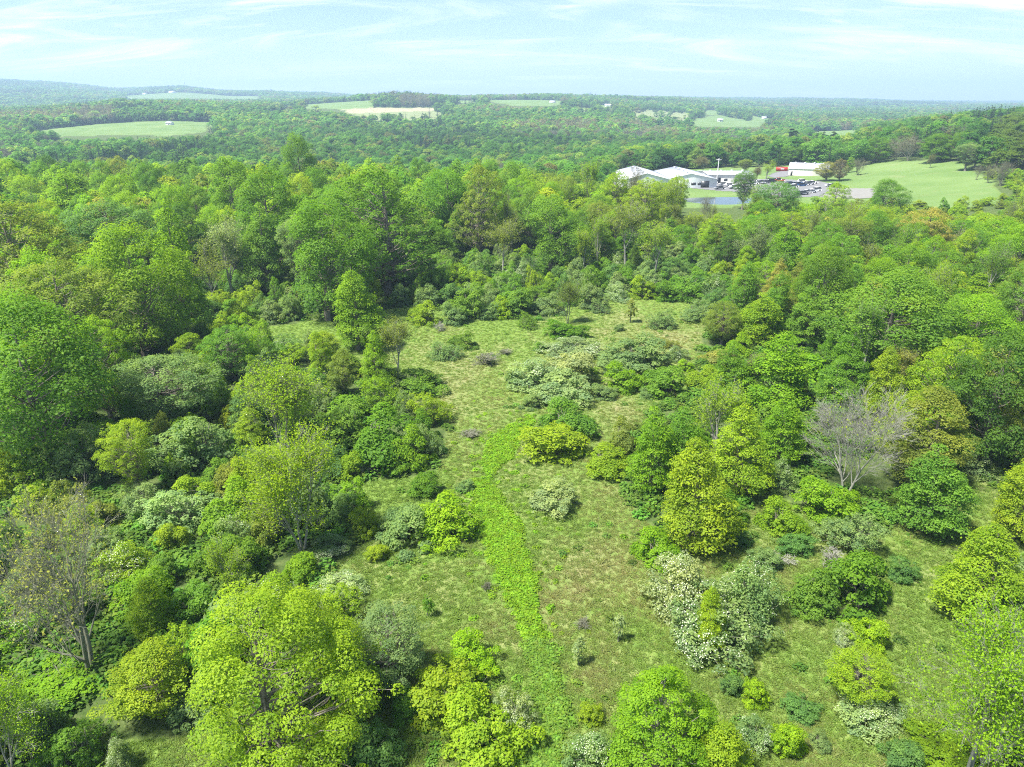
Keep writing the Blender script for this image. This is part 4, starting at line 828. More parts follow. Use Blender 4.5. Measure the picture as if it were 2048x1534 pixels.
for x, y, u, v, zn in zip(CX.tolist(), CY.tolist(), CU.tolist(), CV.tolist(), CZ.tolist()):
    if not -130 < u < 2180: continue
    if zn in ('meadow', 'open', 'glade'): continue
    if zn == 'scrub': kind = pick([('shrub', 5), ('feather', 3), ('blossom', 1), ('tier', 1.2), ('soft', 0.5)]); colr = pick([('b', 3), ('m', 3), ('e', 3), ('y', 3), ('o', 2), ('t', 1), ('g', 1.5)])
    elif zn == 'back': kind = pick([('shrub', 5), ('feather', 4), ('blossom', 1)]); colr = pick([('m', 4), ('e', 4), ('y', 1), ('t', 2), ('g', 2)])
    elif zn == 'thinwood': kind = pick([('thin', 5), ('soft', 2), ('shrub', 2)]); colr = pick([('y', 4), ('o', 3), ('m', 2), ('Y', 1)])
    elif zn == 'left': kind = pick([('maple', 5), ('soft', 2.5), ('tier', 1.6), ('thin', 0.9), ('shrub', 0.8 if y < 150 else 0.1)]); colr = pick([('g', 4), ('b', 3), ('o', 1.6), ('m', 2.6), ('k', 1.2), ('y', 1.0)])
    else: kind = pick([('maple', 3), ('tier', 4), ('soft', 3), ('thin', 1), ('shrub', 1.2)]); colr = pick([('g', 3), ('b', 3), ('m', 3), ('y', 2.2), ('o', 2), ('a', 0.5)])
    if u > 1050 and v < 470 and kind == 'maple': kind, colr = 'thin', pick([('y', 3), ('o', 2)])
    if kind == 'maple': h = R2.uniform(13.5, 19.5); w = R2.uniform(8.5, 12.5)
    elif kind == 'soft': h = R2.uniform(11, 17); w = R2.uniform(7, 10.5)
    elif kind == 'tier': h = R2.uniform(9, 14); w = R2.uniform(5, 7.5)
    elif kind == 'thin': h = R2.uniform(11, 16); w = R2.uniform(4.5, 7)
    else: h = R2.uniform(2.2, 4.6); w = R2.uniform(3.0, 5.8)
    if zn == 'back': h *= 1.2; w *= 1.12
    if zn in ('scrub',) and kind in ('tier', 'soft'): h *= 0.5; w *= 0.62
    if zn == 'right': h *= 0.86
    if kind not in LOW and y > 140 and u > 1080:          # the trees before the sheds, the pond and the pasture stay below them
        vcap = np.interp(u, [1080, 1140, 1220, 1345, 1362, 1490, 1505, 1545, 1560, 1650, 1680, 1800, 1850, 1990, 2010, 2100], [318, 330, 356, 366, 434, 434, 385, 385, 402, 402, 396, 412, 424, 424, 380, 330]) + R2.uniform(0, 34)
        hmax = CAM_H - v2t(vcap) * y - float(zf(x, y))
        if hmax < 3.0: continue
        h = min(h, hmax) if h > hmax else h
        if hmax < 8: w *= max(hmax / 10, .45)
    if kind in LOW and y > 205 and 1350 < u < 1500: continue        # the pond's near bank is open
    rad = w / 2
    low = kind in LOW
    # keep clear the view of the plants one can point at
    zg = float(zf(x, y)); _, vt_, _ = proj(x, y, zg + h); hw = w / 2 * FPX / dep_of(y); vt_ = float(vt_); blocked = False
    for (bu, bt, bb, bw, by) in BOXES:
        if by <= y + 1 or abs(bu - u) > bw + hw: continue
        ou = min(u + hw * .8, bu + bw) - max(u - hw * .8, bu - bw); ov = min(v, bb) - max(vt_ + 3, bt)
        if ou > 0 and ov > 0 and ou * ov > 0.22 * (2 * bw * (bb - bt)): blocked = True; break
    if blocked: continue
    T = TA[:nta]; kk = 0.80 if low else 0.86; rr = rad * (0.72 if low else 0.66)
    if np.any((T[:, 0] - x) ** 2 + (T[:, 1] - y) ** 2 <= (kk * (T[:, 2] + rr)) ** 2): continue
    TA[nta] = (x, y, rad * (0.8 if low else 0.62)); nta += 1; AUTO.append((kind, colr, x, y, h, w, zn))

# what of each of these the photograph shows: a coarse look from the camera, nearest first
CELL = 8
buf = np.zeros((1534 // CELL + 1, 2048 // CELL + 1), bool)
def claim(kind, x, y, h, w):
    z = float(zf(x, y)); u0, vt, d0 = (float(a) for a in proj(x, y, z + h)); _, vb, dep = (float(a) for a in proj(x, y, z + (0 if kind in LOW else h * 0.12)))
    ru = w / 2 * FPX / dep; cv = (vt + vb) / 2; rv = max((vb - vt) / 2 + ru * 0.25, 6)
    a, b = int(max((u0 - ru) // CELL, 0)), int(min((u0 + ru) // CELL + 1, buf.shape[1])); c, d = int(max((cv - rv) // CELL, 0)), int(min((cv + rv) // CELL + 1, buf.shape[0]))
    if a >= b or c >= d: return 0
    uu, vv = np.meshgrid((np.arange(a, b) + .5) * CELL, (np.arange(c, d) + .5) * CELL)
    m = ((uu - u0) / ru) ** 2 + ((vv - cv) / rv) ** 2 < 0.9; sub = buf[c:d, a:b]; n = int((m & ~sub).sum()); sub |= (m & (kind not in ('thin', 'open', 'bare', 'dead', 'brush', 'snag')))
    return n
order = [(y, 0, (k, x, y, h, w)) for k, _, x, y, h, w in POINTED] + [(a[3], i + 1, (a[0], a[2], a[3], a[4], a[5])) for i, a in enumerate(AUTO)]
shown = {}
for y, i, a in sorted(order):
    n = claim(*a)
    if i: shown[i - 1] = n
LANDMARKS = [(100, 760, "huge left edge tree"), (292, 580, "bright dome shaped tree"), (70, 500, "broad olive left tree"), (165, 640, "rounded olive tree"), (245, 460, "bluish feathery tree"), (372, 480, "tall light green tree"), (428, 540, "thin pale trunked tree"),
    (655, 500, "big bright left wood tree"), (775, 430, "tallest dark feathery tree"), (706, 480, "yellow topped slender tree"), (715, 610, "bright corner tree"), (900, 410, "sunlit dense tree"), (1102, 460, "dense dark rounded tree"), (610, 320, "highest skyline crown"),
    (480, 380, "green crown at the back left"), (555, 430, "deep green left tree"), (565, 800, "wide yellow open tree"), (492, 700, "small yellow tree"), (605, 960, "yellow tree with a pale trunk"), (180, 1150, "nearly leafless grey tree"), (545, 1330, "big yellow green tree"), (790, 1290, "olive grey shrub tree"),
    (1765, 640, "largest right wood tree"), (1512, 640, "rounded yellow green tree"), (1552, 735, "bright right edge tree"), (1375, 970, "pyramid shaped tree"), (1690, 870, "grey dead tree"), (1840, 970, "light green spreading tree"), (1960, 790, "dark heavy right tree"), (1935, 660, "lumpy bright tree"), (1452, 500, "small dark dense tree"),
    (1735, 470, "dark round right tree"), (1840, 480, "golden rounded tree"), (1760, 400, "dark pasture tree"), (1945, 1130, "layered right edge tree"), (1135, 600, "lone grey stemmed tree"), (1312, 500, "slender straight trunked tree"), (765, 880, "dark thicket"), (832, 770, "dense bulging bush"), (420, 890, "silvery green bush"),
    (330, 790, "wide pale shrub tree"), (1290, 360, "white sheds"), (1430, 400, "pond"), (1600, 380, "parked cars"), (1296, 890, "tall bright clearing tree"), (300, 1090, "pale scrub bush"), (960, 420, "dull olive tree"), (1245, 470, "tall olive tree"), (2020, 620, "soft right edge tree"), (1655, 780, "tree behind the dead tree")]
USED = set()
def say(what, x, y, h):
    """what it looks like and where it stands, against the landmarks nearest to it in the picture"""
    u, v, _ = (float(a) for a in proj(x, y, float(zf(x, y)) + h * 0.6))
    for extra in ("", "farther "):
        for lu, lv, nm in sorted(LANDMARKS, key=lambda l: (l[0] - u) ** 2 + 1.6 * (l[1] - v) ** 2)[:7]:
            du, dv = u - lu, v - lv; far = math.hypot(du, dv) > 170
            side = ("left of" if du < 0 else "right of") if abs(du) > 1.1 * abs(dv) else ("behind" if dv < 0 else "in front of")
            t = f"{what} {'well ' if far else 'just '}{side} the {nm}" if not extra else f"{what} some way {side} the {nm}"
            if t not in USED: USED.add(t); return t
    return t
WHERE = {'left': "of the left wood", 'right': "of the right wood", 'scrub': "of the left scrub", 'back': "closing the clearing's far end", 'thinwood': "before the sheds and the pond"}
LOOK = {'g': "mid green", 'b': "bright green", 'y': "yellow green", 'Y': "vivid yellow", 'o': "olive green", 'k': "dark green", 'e': "grey green", 't': "bluish green", 'm': "fresh green", 'a': "golden", 'p': "pale green"}
SORT = {'maple': "dense round tree", 'soft': "feathery tree", 'tier': "upright layered tree", 'thin': "slender sparse tree", 'shrub': "leafy shrub", 'feather': "feathery shrub", 'blossom': "flowering shrub"}
rank = sorted(shown, key=lambda i: -shown[i])
ntree = sum(KIND[p[0]][1] == 'tree' for p in POINTED) + len(SPRUCES); nshrub = sum(KIND[p[0]][1] == 'shrub' for p in POINTED)
MASS = []       # trees and shrubs that show little or nothing: one mass further down
for i in rank:
    kind, colr, x, y, h, w, zn = AUTO[i]; cat = KIND[kind][1]; n = ntree if cat == 'tree' else nshrub
    if shown[i] < 2 or n >= 300: MASS.append(AUTO[i]); continue
    if cat == 'tree': ntree += 1
    else: nshrub += 1
    plant(kind, colr, x, y, h, w, say(f"{LOOK[colr]} {SORT[kind]}", x, y, h), f"{SORT[kind]}s {WHERE[zn]}")
print("plants:", len(HAND), len(AUTO), "trees", ntree, "shrubs", nshrub, "mass", len(MASS))

# ------------------------------------------------------------------ masses nobody could count: woods beyond, hill forests, grass
def scatter(name, protos, P, rot, scl, idx, tint, **props):
    """one object whose points carry copies of a few plants"""
    coll = bpy.data.collections.new(name + "_plants")
    for k, me in enumerate(protos): coll.objects.link(bpy.data.objects.new(f"{name}_plant_{k:02d}", me))
    n = len(P); me = bpy.data.meshes.new(name); me.vertices.add(n); me.vertices.foreach_set("co", np.asarray(P, np.float32).ravel())
    rv = np.zeros((n, 3), np.float32); rv[:, 2] = rot
    for k, typ, arr, f in (("rot", 'FLOAT_VECTOR', rv, "vector"), ("scl", 'FLOAT_VECTOR', np.asarray(scl, np.float32), "vector"), ("idx", 'INT', np.asarray(idx, np.int32), "value"), ("tint", 'FLOAT_COLOR', np.c_[np.asarray(tint, np.float32), np.ones(n, np.float32)], "color")):
        a = me.attributes.new(k, typ, 'POINT'); a.data.foreach_set(f, np.ascontiguousarray(arr).ravel())
    o = obj(name, me, kind="stuff", **props)
    ng = bpy.data.node_groups.new(name + "_copies", 'GeometryNodeTree')
    ng.interface.new_socket("Geometry", in_out='INPUT', socket_type='NodeSocketGeometry'); ng.interface.new_socket("Geometry", in_out='OUTPUT', socket_type='NodeSocketGeometry')
    N = ng.nodes.new; L = ng.links.new; gi = N('NodeGroupInput'); go = N('NodeGroupOutput'); iop = N('GeometryNodeInstanceOnPoints'); ci = N('GeometryNodeCollectionInfo')
    ci.inputs['Collection'].default_value = coll; ci.inputs['Separate Children'].default_value = True; ci.inputs['Reset Children'].default_value = True
    def na(nm, typ):
        x = N('GeometryNodeInputNamedAttribute'); x.data_type = typ; x.inputs['Name'].default_value = nm; return x.outputs['Attribute']
    L(gi.outputs[0], iop.inputs['Points']); L(ci.outputs[0], iop.inputs['Instance']); iop.inputs['Pick Instance'].default_value = True
    L(na("idx", 'INT'), iop.inputs['Instance Index']); L(na("rot", 'FLOAT_VECTOR'), iop.inputs['Rotation']); L(na("scl", 'FLOAT_VECTOR'), iop.inputs['Scale'])
    L(iop.outputs[0], go.inputs[0])
    md = o.modifiers.new("copies", 'NODES'); md.node_group = ng
    return o
def whole(name, trunk, crown, bark=M_BARK):
    """trunk and crown in one mesh, for the masses; unit height and unit half-width"""
    nv = len(trunk[0])
    if crown is None: return mesh_from(name, trunk[0], [trunk[1]], [bark])
    V = np.concatenate([trunk[0], crown[0]]); var = np.concatenate([np.zeros(nv, np.float32), crown[2]])
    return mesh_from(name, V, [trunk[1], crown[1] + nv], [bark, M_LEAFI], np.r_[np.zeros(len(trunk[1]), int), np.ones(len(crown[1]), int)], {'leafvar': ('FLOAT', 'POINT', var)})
# middle distance: 0-2 round, 3-4 feathery, 5-6 upright, 7-8 slender, 9-10 shrubs, 11 spruce, 12 pine, 13-14 bare
MID = []
for s in range(3): MID.append((whole("round_tree", *grow(400 + s, 16, 5.6, .10, ['dome', 'oval', 'dome'][s], 46, 4200, .58, 1.7, .74, .5)), 16, 5.6))
for s in range(2): MID.append((whole("feathery_tree", *grow(410 + s, 15, 4.8, .14, ['vase', 'oval'][s], 70, 4000, .46, 1.15, .85, .42)), 15, 4.8))
for s in range(2): MID.append((whole("upright_tree", *grow(420 + s, 12, 3.6, .08, ['cone', 'oval'][s], 40, 3200, .48, 1.3, .5, .38, 1, .8)), 12, 3.6))
for s in range(2): MID.append((whole("slender_tree", *branchy(430 + s, 15, 3.4, 1, 3, 6, .42, 1500, .62, .30, 1.0, 0, .55), M_PALE), 15, 3.4))
for s in range(2): MID.append((whole("low_shrub", *grow(440 + s, 3.2, 2.1, .02, 'shrub', 30, 1500, .36, .75, .8, .45, 3)), 3.2, 2.1))
MID.append((whole("spruce_tree", *conifer(450, 14, 2.9, 16, 11, .62)), 14, 2.9))
MID.append((whole("pine_tree", *pine(451, 16, 3.6, 1800, .66)), 16, 3.6))
for s in range(2): MID.append((whole("bare_tree", *branchy(460 + s, 14, 4.4, 2, 4, 5, .3, 160, .8, .12, 1.5, 0, .4), M_TWIG), 14, 4.4))
FAR = []
for s in range(4): FAR.append((whole("far_round_tree", *grow(500 + s, 13, 5.0, .02, ['dome', 'oval', 'shrub', 'dome'][s], 14, 420, 1.55, 2.4, .8, .5)), 13, 5.0))
FAR.append((whole("far_spruce_tree", *conifer(510, 14, 3.0, 9, 8, 1.1)), 14, 3.0))
FAR.append((whole("far_bare_tree", *grow(511, 13, 4.6, .02, 'dome', 26, 300, .9, 1.6, .9, .4)), 13, 4.6))
IDX = {'maple': (0, 1, 2), 'soft': (3, 4), 'tier': (5, 6), 'thin': (7, 8), 'shrub': (9, 10), 'feather': (9, 10), 'blossom': (9, 10)}
R3 = np.random.default_rng(9)
def build_mass():
    P, rot, scl, idx, tint = [], [], [], [], []
    for kind, colr, x, y, h, w, zn in MASS:
        k = int(R3.choice(IDX[kind])); _, H, R = MID[k]; P.append((x, y, float(zf(x, y)))); rot.append(R3.uniform(0, 6.28)); scl.append((w / 2 / R, w / 2 / R, h / H)); idx.append(k); tint.append(np.array(COLS[colr]) * R3.uniform(.9, 1.1, 3))
    if P: scatter("hidden_wood", [m[0] for m in MID], P, rot, scl, idx, tint, label="tightly grown trees filling the gaps inside the woods around the clearing", category="woodland")
build_mass()

def hill_trees(y0, y1, spacing, protos, far):
    ys, xs = [], []
    y = y0
    while y < y1:
        sp = spacing(y); half = 0.74 * y + 40; n = int(2 * half / sp)
        xs.append(np.linspace(-half, half, n) + R3.uniform(-.48, .48, n) * sp); ys.append(y + R3.uniform(-.48, .48, n) * sp); y += sp
    X = np.concatenate(xs); Y = np.concatenate(ys); o = np.argsort(Y); X, Y = X[o], Y[o]; Z = zf(X, Y)
    mead, lush, kind, yard = cover(X, Y, Z); ok = (kind < 0) & ~yard
    ok |= (kind == 2) & (R3.uniform(size=len(X)) < 0.10)
    ok &= pond_r(X, Y) > 1.3
    h = R3.uniform(8, 15, len(X)); mid0 = fnoise(X / 50, Y / 70, 63, 2); h *= 1 + 0.15 * mid0; ut, vt_, _ = proj(X, Y, Z + h * 1.1); um, vm_, _ = proj(X, Y, Z + h * 0.5)      # no tree may stand so close before a field that it hides it
    for poly, a_, b_, k_ in FIELDS.values(): ok &= ~((Y > a_ * 0.75) & (Y < b_) & (in_poly(ut, vt_, poly) | in_poly(um, vm_, poly)) & ((k_ != 2) | (R3.uniform(size=len(X)) < 0.8)))
    ok &= ~((Y < 420) & in_poly(ut, vt_, LOT_ZONE))
    if not far:
        T = TA[:nta]; T = T[T[:, 1] > y0 - 30]
        if len(T):
            for i in np.nonzero(ok & (Y < 1000))[0]:
                if np.any((T[:, 0] - X[i]) ** 2 + (T[:, 1] - Y[i]) ** 2 < (T[:, 2] * 0.8 + 2.0) ** 2): ok[i] = False
    X, Y, Z, h = X[ok], Y[ok], Z[ok], h[ok]; U, Vv, _ = proj(X, Y, Z); n = len(X); q = R3.uniform(size=n)
    w = R3.uniform(6, 12, n) * np.clip(h / 11.5, .75, 1.3) * (1.0 if not far else 1.3)
    big = fnoise(X / 130, Y / 190, 61, 3); mid = fnoise(X / 50, Y / 70, 63, 2)
    tint = np.empty((n, 3)); tint[:] = (0.084, 0.21, 0.036)
    tint[q < .30] = (0.063, 0.168, 0.034); tint[(q > .55)] = (0.119, 0.252, 0.045); tint[q > .84] = (0.189, 0.28, 0.063); tint[(q > .955)] = (0.150, 0.170, 0.070)
    grey = (big + 0.5 * mid + R3.uniform(-.35, .35, n)) > 0.52; dark = (big - 0.6 * mid + R3.uniform(-.25, .25, n)) < -0.50
    band = lambda a, b, c, d, y0, y1: (U > a) & (U < b) & (Vv > c) & (Vv < d) & (Y > y0) & (Y < y1)
    grey |= band(0, 235, 222, 252, 980, 1250) & (q < .6); grey |= band(1010, 1190, 255, 285, 600, 1100) & (q < .45); grey |= band(800, 860, 200, 214, 1400, 1900)
    dark |= band(1895, 2010, 225, 275, 400, 560) & (q < .9); dark |= band(1240, 1460, 255, 300, 500, 1000) & (q < .35); dark |= band(735, 880, 185, 212, 1450, 2200) & (q < .6)
    light = band(1975, 2300, 250, 420, 240, 520); tint[light] = (0.125, 0.205, 0.030); h[light] *= 0.8
    if far: idx = R3.integers(0, 4, n); gi, di = 5, 4
    else: idx = R3.choice([0, 1, 2, 0, 1, 2, 3, 4, 5, 6, 7], n); gi, di = 13, 11
    idx[grey] = gi; tint[grey] = np.array((0.135, 0.138, 0.092)) * R3.uniform(.8, 1.2, (int(grey.sum()), 1)); idx[dark & ~grey] = di; tint[dark & ~grey] = (0.024, 0.066, 0.024); w[dark & ~grey] *= .72; h[dark & ~grey] *= 1.12
    rough = np.zeros(n, bool)
    tint *= R3.uniform(.85, 1.15, (n, 1)) * R3.uniform(.94, 1.06, (n, 3))
    tint *= (1 + 0.36 * big + 0.16 * mid)[:, None] * 1.12
    # leave out what the land and nearer trees wholly hide
    bins = np.clip(((1024 + 1510 * X / Y) + 600) / 6, 0, 540).astype(int); tt = (CAM_H - Z - h) / Y; tb = (CAM_H - Z - h * .55) / Y; keepm = np.zeros(n, bool)
    for i in range(n):
        if tt[i] < HOR[bins[i]] + 0.005: keepm[i] = True
        if tb[i] < HOR[bins[i]]: HOR[bins[i]] = tb[i]
    H = np.array([p[1] for p in protos])[idx]; R = np.array([p[2] for p in protos])[idx]
    k = keepm; return np.c_[X, Y, Z][k], R3.uniform(0, 6.28, n)[k], np.c_[w / 2 / R, w / 2 / R, h / H][k], idx[k], tint[k]
HOR = np.full(541, 9.0)
a = hill_trees(286, 900, lambda y: 7.2, MID, False)
print("middle woods", len(a[0]))
scatter("valley_wood", [m[0] for m in MID], *a, label="mixed green wood filling the valley behind the clearing's trees", category="woodland")
b1 = hill_trees(900, 2300, lambda y: 7.8 + (y - 900) / 500, FAR, True)
b2 = hill_trees(2300, 6500, lambda y: 13 + (y - 2300) / 350, FAR, True)
b2[2][:, :2] *= 1.6; b2[2][:, 2] *= 1.15
print("hill woods", len(b1[0]), len(b2[0]))
scatter("hillside_forest", [m[0] for m in FAR], *b1, label="forest covering the hillsides across the valley", category="forest")
scatter("distant_forest", [m[0] for m in FAR], *b2, label="hazy blue green forest on the farthest ridges", category="forest")

def tuft(seed, n, h, spread, wide, lie):
    r = np.random.default_rng(seed); V, F, var = [], [], []
    for i in range(n):
        a = r.uniform(0, 6.28); b = r.uniform(0, 6.28); p = np.array([math.cos(b), math.sin(b), 0]) * spread * math.sqrt(r.uniform()); d = np.array([math.cos(a), math.sin(a), 0]); s = np.array([-d[1], d[0], 0]) * wide * r.uniform(.6, 1.2); hh = h * r.uniform(.5, 1.15); l = lie * r.uniform(.3, 1.2)
        k = len(V); V += [p - s, p + s, p + d * l * .45 + s * .7 + np.array([0, 0, hh * .72]), p + d * l + np.array([0, 0, hh]), p + d * l * .45 - s * .7 + np.array([0, 0, hh * .72])]; F.append([k, k + 1, k + 2, k + 4]); V.append(V[-2] + s * .05); F.append([k + 4, k + 2, k + 5, k + 3]); var += [r.uniform(.3, .7)] * 6
    return mesh_from("grass_tuft", np.array(V), [np.array(F)], [M_LEAFI], None, {'leafvar': ('FLOAT', 'POINT', np.array(var, np.float32))})
def weed(seed, n, rad, h, leaf):
    r = np.random.default_rng(seed); d = rand_dir(r, n); P = d * np.array([rad, rad, h]) * (r.uniform(.3, 1, n) ** .6)[:, None]; P[:, 2] = np.abs(P[:, 2]) + .03
    g = leaf_geo(r, P, d * .35 + np.array([0, 0, 1.0]) + rand_dir(r, n) * .45, leaf * r.uniform(.6, 1.3, n), r.uniform(.1, .9, n), .75)
    return mesh_from("weed_clump", g[0], [g[1]], [M_LEAFI], None, {'leafvar': ('FLOAT', 'POINT', g[2])})
def build_grass():
    n = 400000; y = 24 + 156 * R3.uniform(size=n) ** 1.25; x = R3.uniform(-1, 1, n) * (0.72 * y + 24); z = zf(x, y); mead, lush, kind, yard = cover(x, y, z)
    keep_ = mead & ~lush & (R3.uniform(size=n) < np.clip(1.25 - y / 230, .3, 1)); x, y, z = x[keep_], y[keep_], z[keep_]; u, v, _ = proj(x, y, z); n = len(x)
    dry = 0.10 + 0.40 * fnoise(x / 9, y / 9, 71, 3) + 0.35 * fnoise(x / 2.2, y / 2.2, 73, 2)
    for cu, cv, ru, rv, a in ((1180, 1130, 110, 150, .30), (1190, 1380, 60, 130, .28), (1290, 680, 130, 60, .45), (930, 760, 70, 60, .3), (1230, 800, 60, 50, .3), (770, 990, 90, 60, -.7), (1130, 1060, 90, 60, -.35), (610, 680, 90, 40, -.8), (1010, 655, 90, 30, -.5), (1850, 1300, 160, 140, -.35)):
        dry = dry + a * np.exp(-(((u - cu) / ru) ** 2 + ((v - cv) / rv) ** 2))
    q = np.clip(dry + R3.normal(size=n) * 0.16, 0, 1)[:, None]
    tint = (np.array((0.275, 0.250, 0.120)) * q + np.array((0.158, 0.250, 0.046)) * (1 - q)) * R3.uniform(.88, 1.12, (n, 1)) * R3.uniform(.95, 1.05, (n, 3))
    rank_ = R3.uniform(size=n) < 0.035; s = R3.uniform(.55, 1.1, n); s[rank_] *= 1.7
    scatter("meadow_grass", [tuft(600 + k, 14, .11, .21, .026, .15) for k in range(3)], np.c_[x, y, z], R3.uniform(0, 6.28, n), np.c_[s, s, s * R3.uniform(.7, 1.2, n)], R3.integers(0, 3, n), tint, label="short patchy green and straw coloured grass of the clearing", category="grass")
    m = 90000; y = 25 + 79 * R3.uniform(size=m) ** 1.2; x = R3.uniform(-.35, .35, m) * y; z = zf(x, y); mead, lush, kind, yard = cover(x, y, z); u, v, _ = proj(x, y, z); wb = fnoise(x / 3.5, y / 3.5, 21, 3) * 22; d1, w1 = seg_dist(u + wb, v, STRIP); d2, w2 = seg_dist(u + wb, v, STRIP2)
    near_ = np.minimum(d1 / w1, d2 / (w2 * .72)); k = mead & (R3.uniform(size=m) < np.clip(1.9 * (1.12 - near_), 0.0, 1)) | (mead & (R3.uniform(size=m) < 0.10 * np.exp(-near_ / 1.2)))
    gap = fnoise(x / 1.3, y / 1.3, 81, 3) > -0.50; k = k & gap; x, y, z = x[k], y[k], z[k]; m = len(x)
    tint = np.array((0.212, 0.375, 0.024)) * R3.uniform(.75, 1.25, (m, 1)) * R3.uniform(.92, 1.08, (m, 3)); u, v, _ = proj(x, y, z); tint[(v > 1280)] *= np.array((.86, .84, 1.9)); s = R3.uniform(.6, 1.25, m)
    scatter("lush_undergrowth", [weed(620 + k, 46, .34, .22, .15) for k in range(3)], np.c_[x, y, z], R3.uniform(0, 6.28, m), np.c_[s, s, s], R3.integers(0, 3, m), tint, label="strip of lush vivid green plants winding up the clearing", category="undergrowth")
    # ferns, brambles and seedlings under and between the bushes
    m = 30000; y = 25 + 159 * R3.uniform(size=m) ** 1.1; x = R3.uniform(-1, 1, m) * (0.75 * y + 24); z = zf(x, y); mead, lush, kind, yard = cover(x, y, z); u, v, _ = proj(x, y, z)
    k = (~mead & (fnoise(x / 6, y / 6, 83, 2) > -.35)) | (mead & ~lush & (R3.uniform(size=m) < .10) & (fnoise(x / 5, y / 5, 85, 2) > 0.0)); x, y, z, wm = x[k], y[k], z[k], mead[k]; m = len(x); print("grass", n, "weeds", m)
    tint = np.array((0.120, 0.230, 0.036)) * R3.uniform(.7, 1.4, (m, 1)) * R3.uniform(.85, 1.15, (m, 3)); s = R3.uniform(.8, 2.4, m); s[wm] *= .5
    scatter("wood_undergrowth", [weed(640 + k, 60, .45, .50, .17) for k in range(3)], np.c_[x, y, z], R3.uniform(0, 6.28, m), np.c_[s, s, s * .8], R3.integers(0, 3, m), tint, label="low leafy growth under the trees and bushes", category="undergrowth")
build_grass()

# ------------------------------------------------------------------ pond, parking area, sheds, cars and far houses
def sheet(name, poly_uv=None, poly_xy=None, mat=None, lift=0.08, flat=None, step=2.0, **props):
    xy = poly_xy if poly_xy is not None else [ground(u, v, 200) for u, v in poly_uv]
    A = np.array(xy); x0, y0 = A.min(0); x1, y1 = A.max(0); nx = int((x1 - x0) / step) + 2; ny = int((y1 - y0) / step) + 2
    X, Y = np.meshgrid(np.linspace(x0, x1, nx), np.linspace(y0, y1, ny)); Z = (zf(X, Y) if flat is None else np.full(X.shape, flat)) + lift
    I = np.arange(nx * ny).reshape(ny, nx); F = np.stack([I[:-1, :-1], I[:-1, 1:], I[1:, 1:], I[1:, :-1]], -1).reshape(-1, 4)
    V = np.stack([X, Y, Z], -1).reshape(-1, 3); c = V[F].mean(1); F = F[in_poly(c[:, 0], c[:, 1], xy)]
    return obj(name, mesh_from(name, V, [F], [mat], None, None, True), **props)
M_ASPH = plain_material("asphalt", (0.165, 0.165, 0.165), 0.9, 0.2, 0.18, 0.4)
M_GRAV = plain_material("gravel", (0.20, 0.195, 0.175), 0.95, 0.1, 0.2, 0.5)
M_LINE = plain_material("road_paint", (0.75, 0.75, 0.73), 0.7, 0.2, 0.1, 2.0)
M_WHITE = plain_material("white_cladding", (0.72, 0.73, 0.72), 0.55, 0.3, 0.05, 1.0)
M_CREAM = plain_material("cream_cladding", (0.70, 0.68, 0.60), 0.6, 0.3, 0.05, 1.0)
M_ROOFW = plain_material("pale_metal_roof", (0.50, 0.51, 0.53), 0.45, 0.4, 0.08, 0.6)
M_ROOFG = plain_material("grey_metal_roof", (0.42, 0.44, 0.47), 0.45, 0.4, 0.10, 0.8)
M_RUST = plain_material("weathered_red_boards", (0.16, 0.05, 0.04), 0.9, 0.1, 0.4, 3.0)
M_OLDB = plain_material("weathered_grey_boards", (0.30, 0.28, 0.26), 0.9, 0.1, 0.3, 3.0)
M_DARK = plain_material("dark_opening", (0.03, 0.032, 0.035), 0.4, 0.5, 0.2, 3.0)
M_RED = plain_material("red_paint", (0.50, 0.045, 0.035), 0.5, 0.4, 0.12, 2.0)
M_BLUE = plain_material("blue_cloth", (0.03, 0.12, 0.32), 0.8, 0.2, 0.15, 2.0)
M_STEEL = plain_material("galvanised_steel", (0.45, 0.46, 0.47), 0.45, 0.5, 0.15, 2.0)
M_POLE = plain_material("pale_pole", (0.62, 0.61, 0.57), 0.7, 0.2, 0.1, 2.0)
M_PAINT = plain_material("car_paint", (1, 1, 1), 0.28, 0.5, 0.03, 1.0, True)
M_GLASS = plain_material("car_glass", (0.02, 0.024, 0.028), 0.08, 0.6, 0.1, 1.0)
M_TYRE = plain_material("tyre", (0.025, 0.025, 0.027), 0.85, 0.2, 0.2, 4.0)
def water_material():
    m, nt = new_mat("pond_water"); tc = add_n(nt, 'ShaderNodeTexCoord'); p = add_n(nt, 'ShaderNodeBsdfPrincipled'); p.inputs['Base Color'].default_value = (0.035, 0.05, 0.045, 1); p.inputs['Roughness'].default_value = 0.06; p.inputs['Specular IOR Level'].default_value = 0.6
    b = add_n(nt, 'ShaderNodeBump'); b.inputs['Strength'].default_value = 0.12; b.inputs['Distance'].default_value = 0.05; nt.links.new(noise_n(nt, tc.outputs['Object'], 1.5, 3), b.inputs['Height']); nt.links.new(b.outputs[0], p.inputs['Normal'])
    o = add_n(nt, 'ShaderNodeOutputMaterial'); nt.links.new(p.outputs[0], o.inputs[0]); return m
th = np.linspace(0, 2 * math.pi, 48, endpoint=False); pond_xy = []
for t in th:
    rr = 12.5 + 1.6 * math.sin(2 * t + 1) + 1.0 * math.sin(3 * t); pond_xy.append((POND[0] + 1.15 * rr * math.cos(t) * 1.02, POND[1] + rr * math.sin(t) * 1.02))
pz = float(zf(POND[0], POND[1])) + 0.45
n = len(pond_xy); obj("pond_water", mesh_from("pond_water", np.array([(POND[0], POND[1], pz)] + [(x, y, pz) for x, y in pond_xy]), [np.array([(0, i + 1, (i + 1) % n + 1) for i in range(n)])], [water_material()]), kind="structure", label="small pond reflecting the sky in front of the parking area")
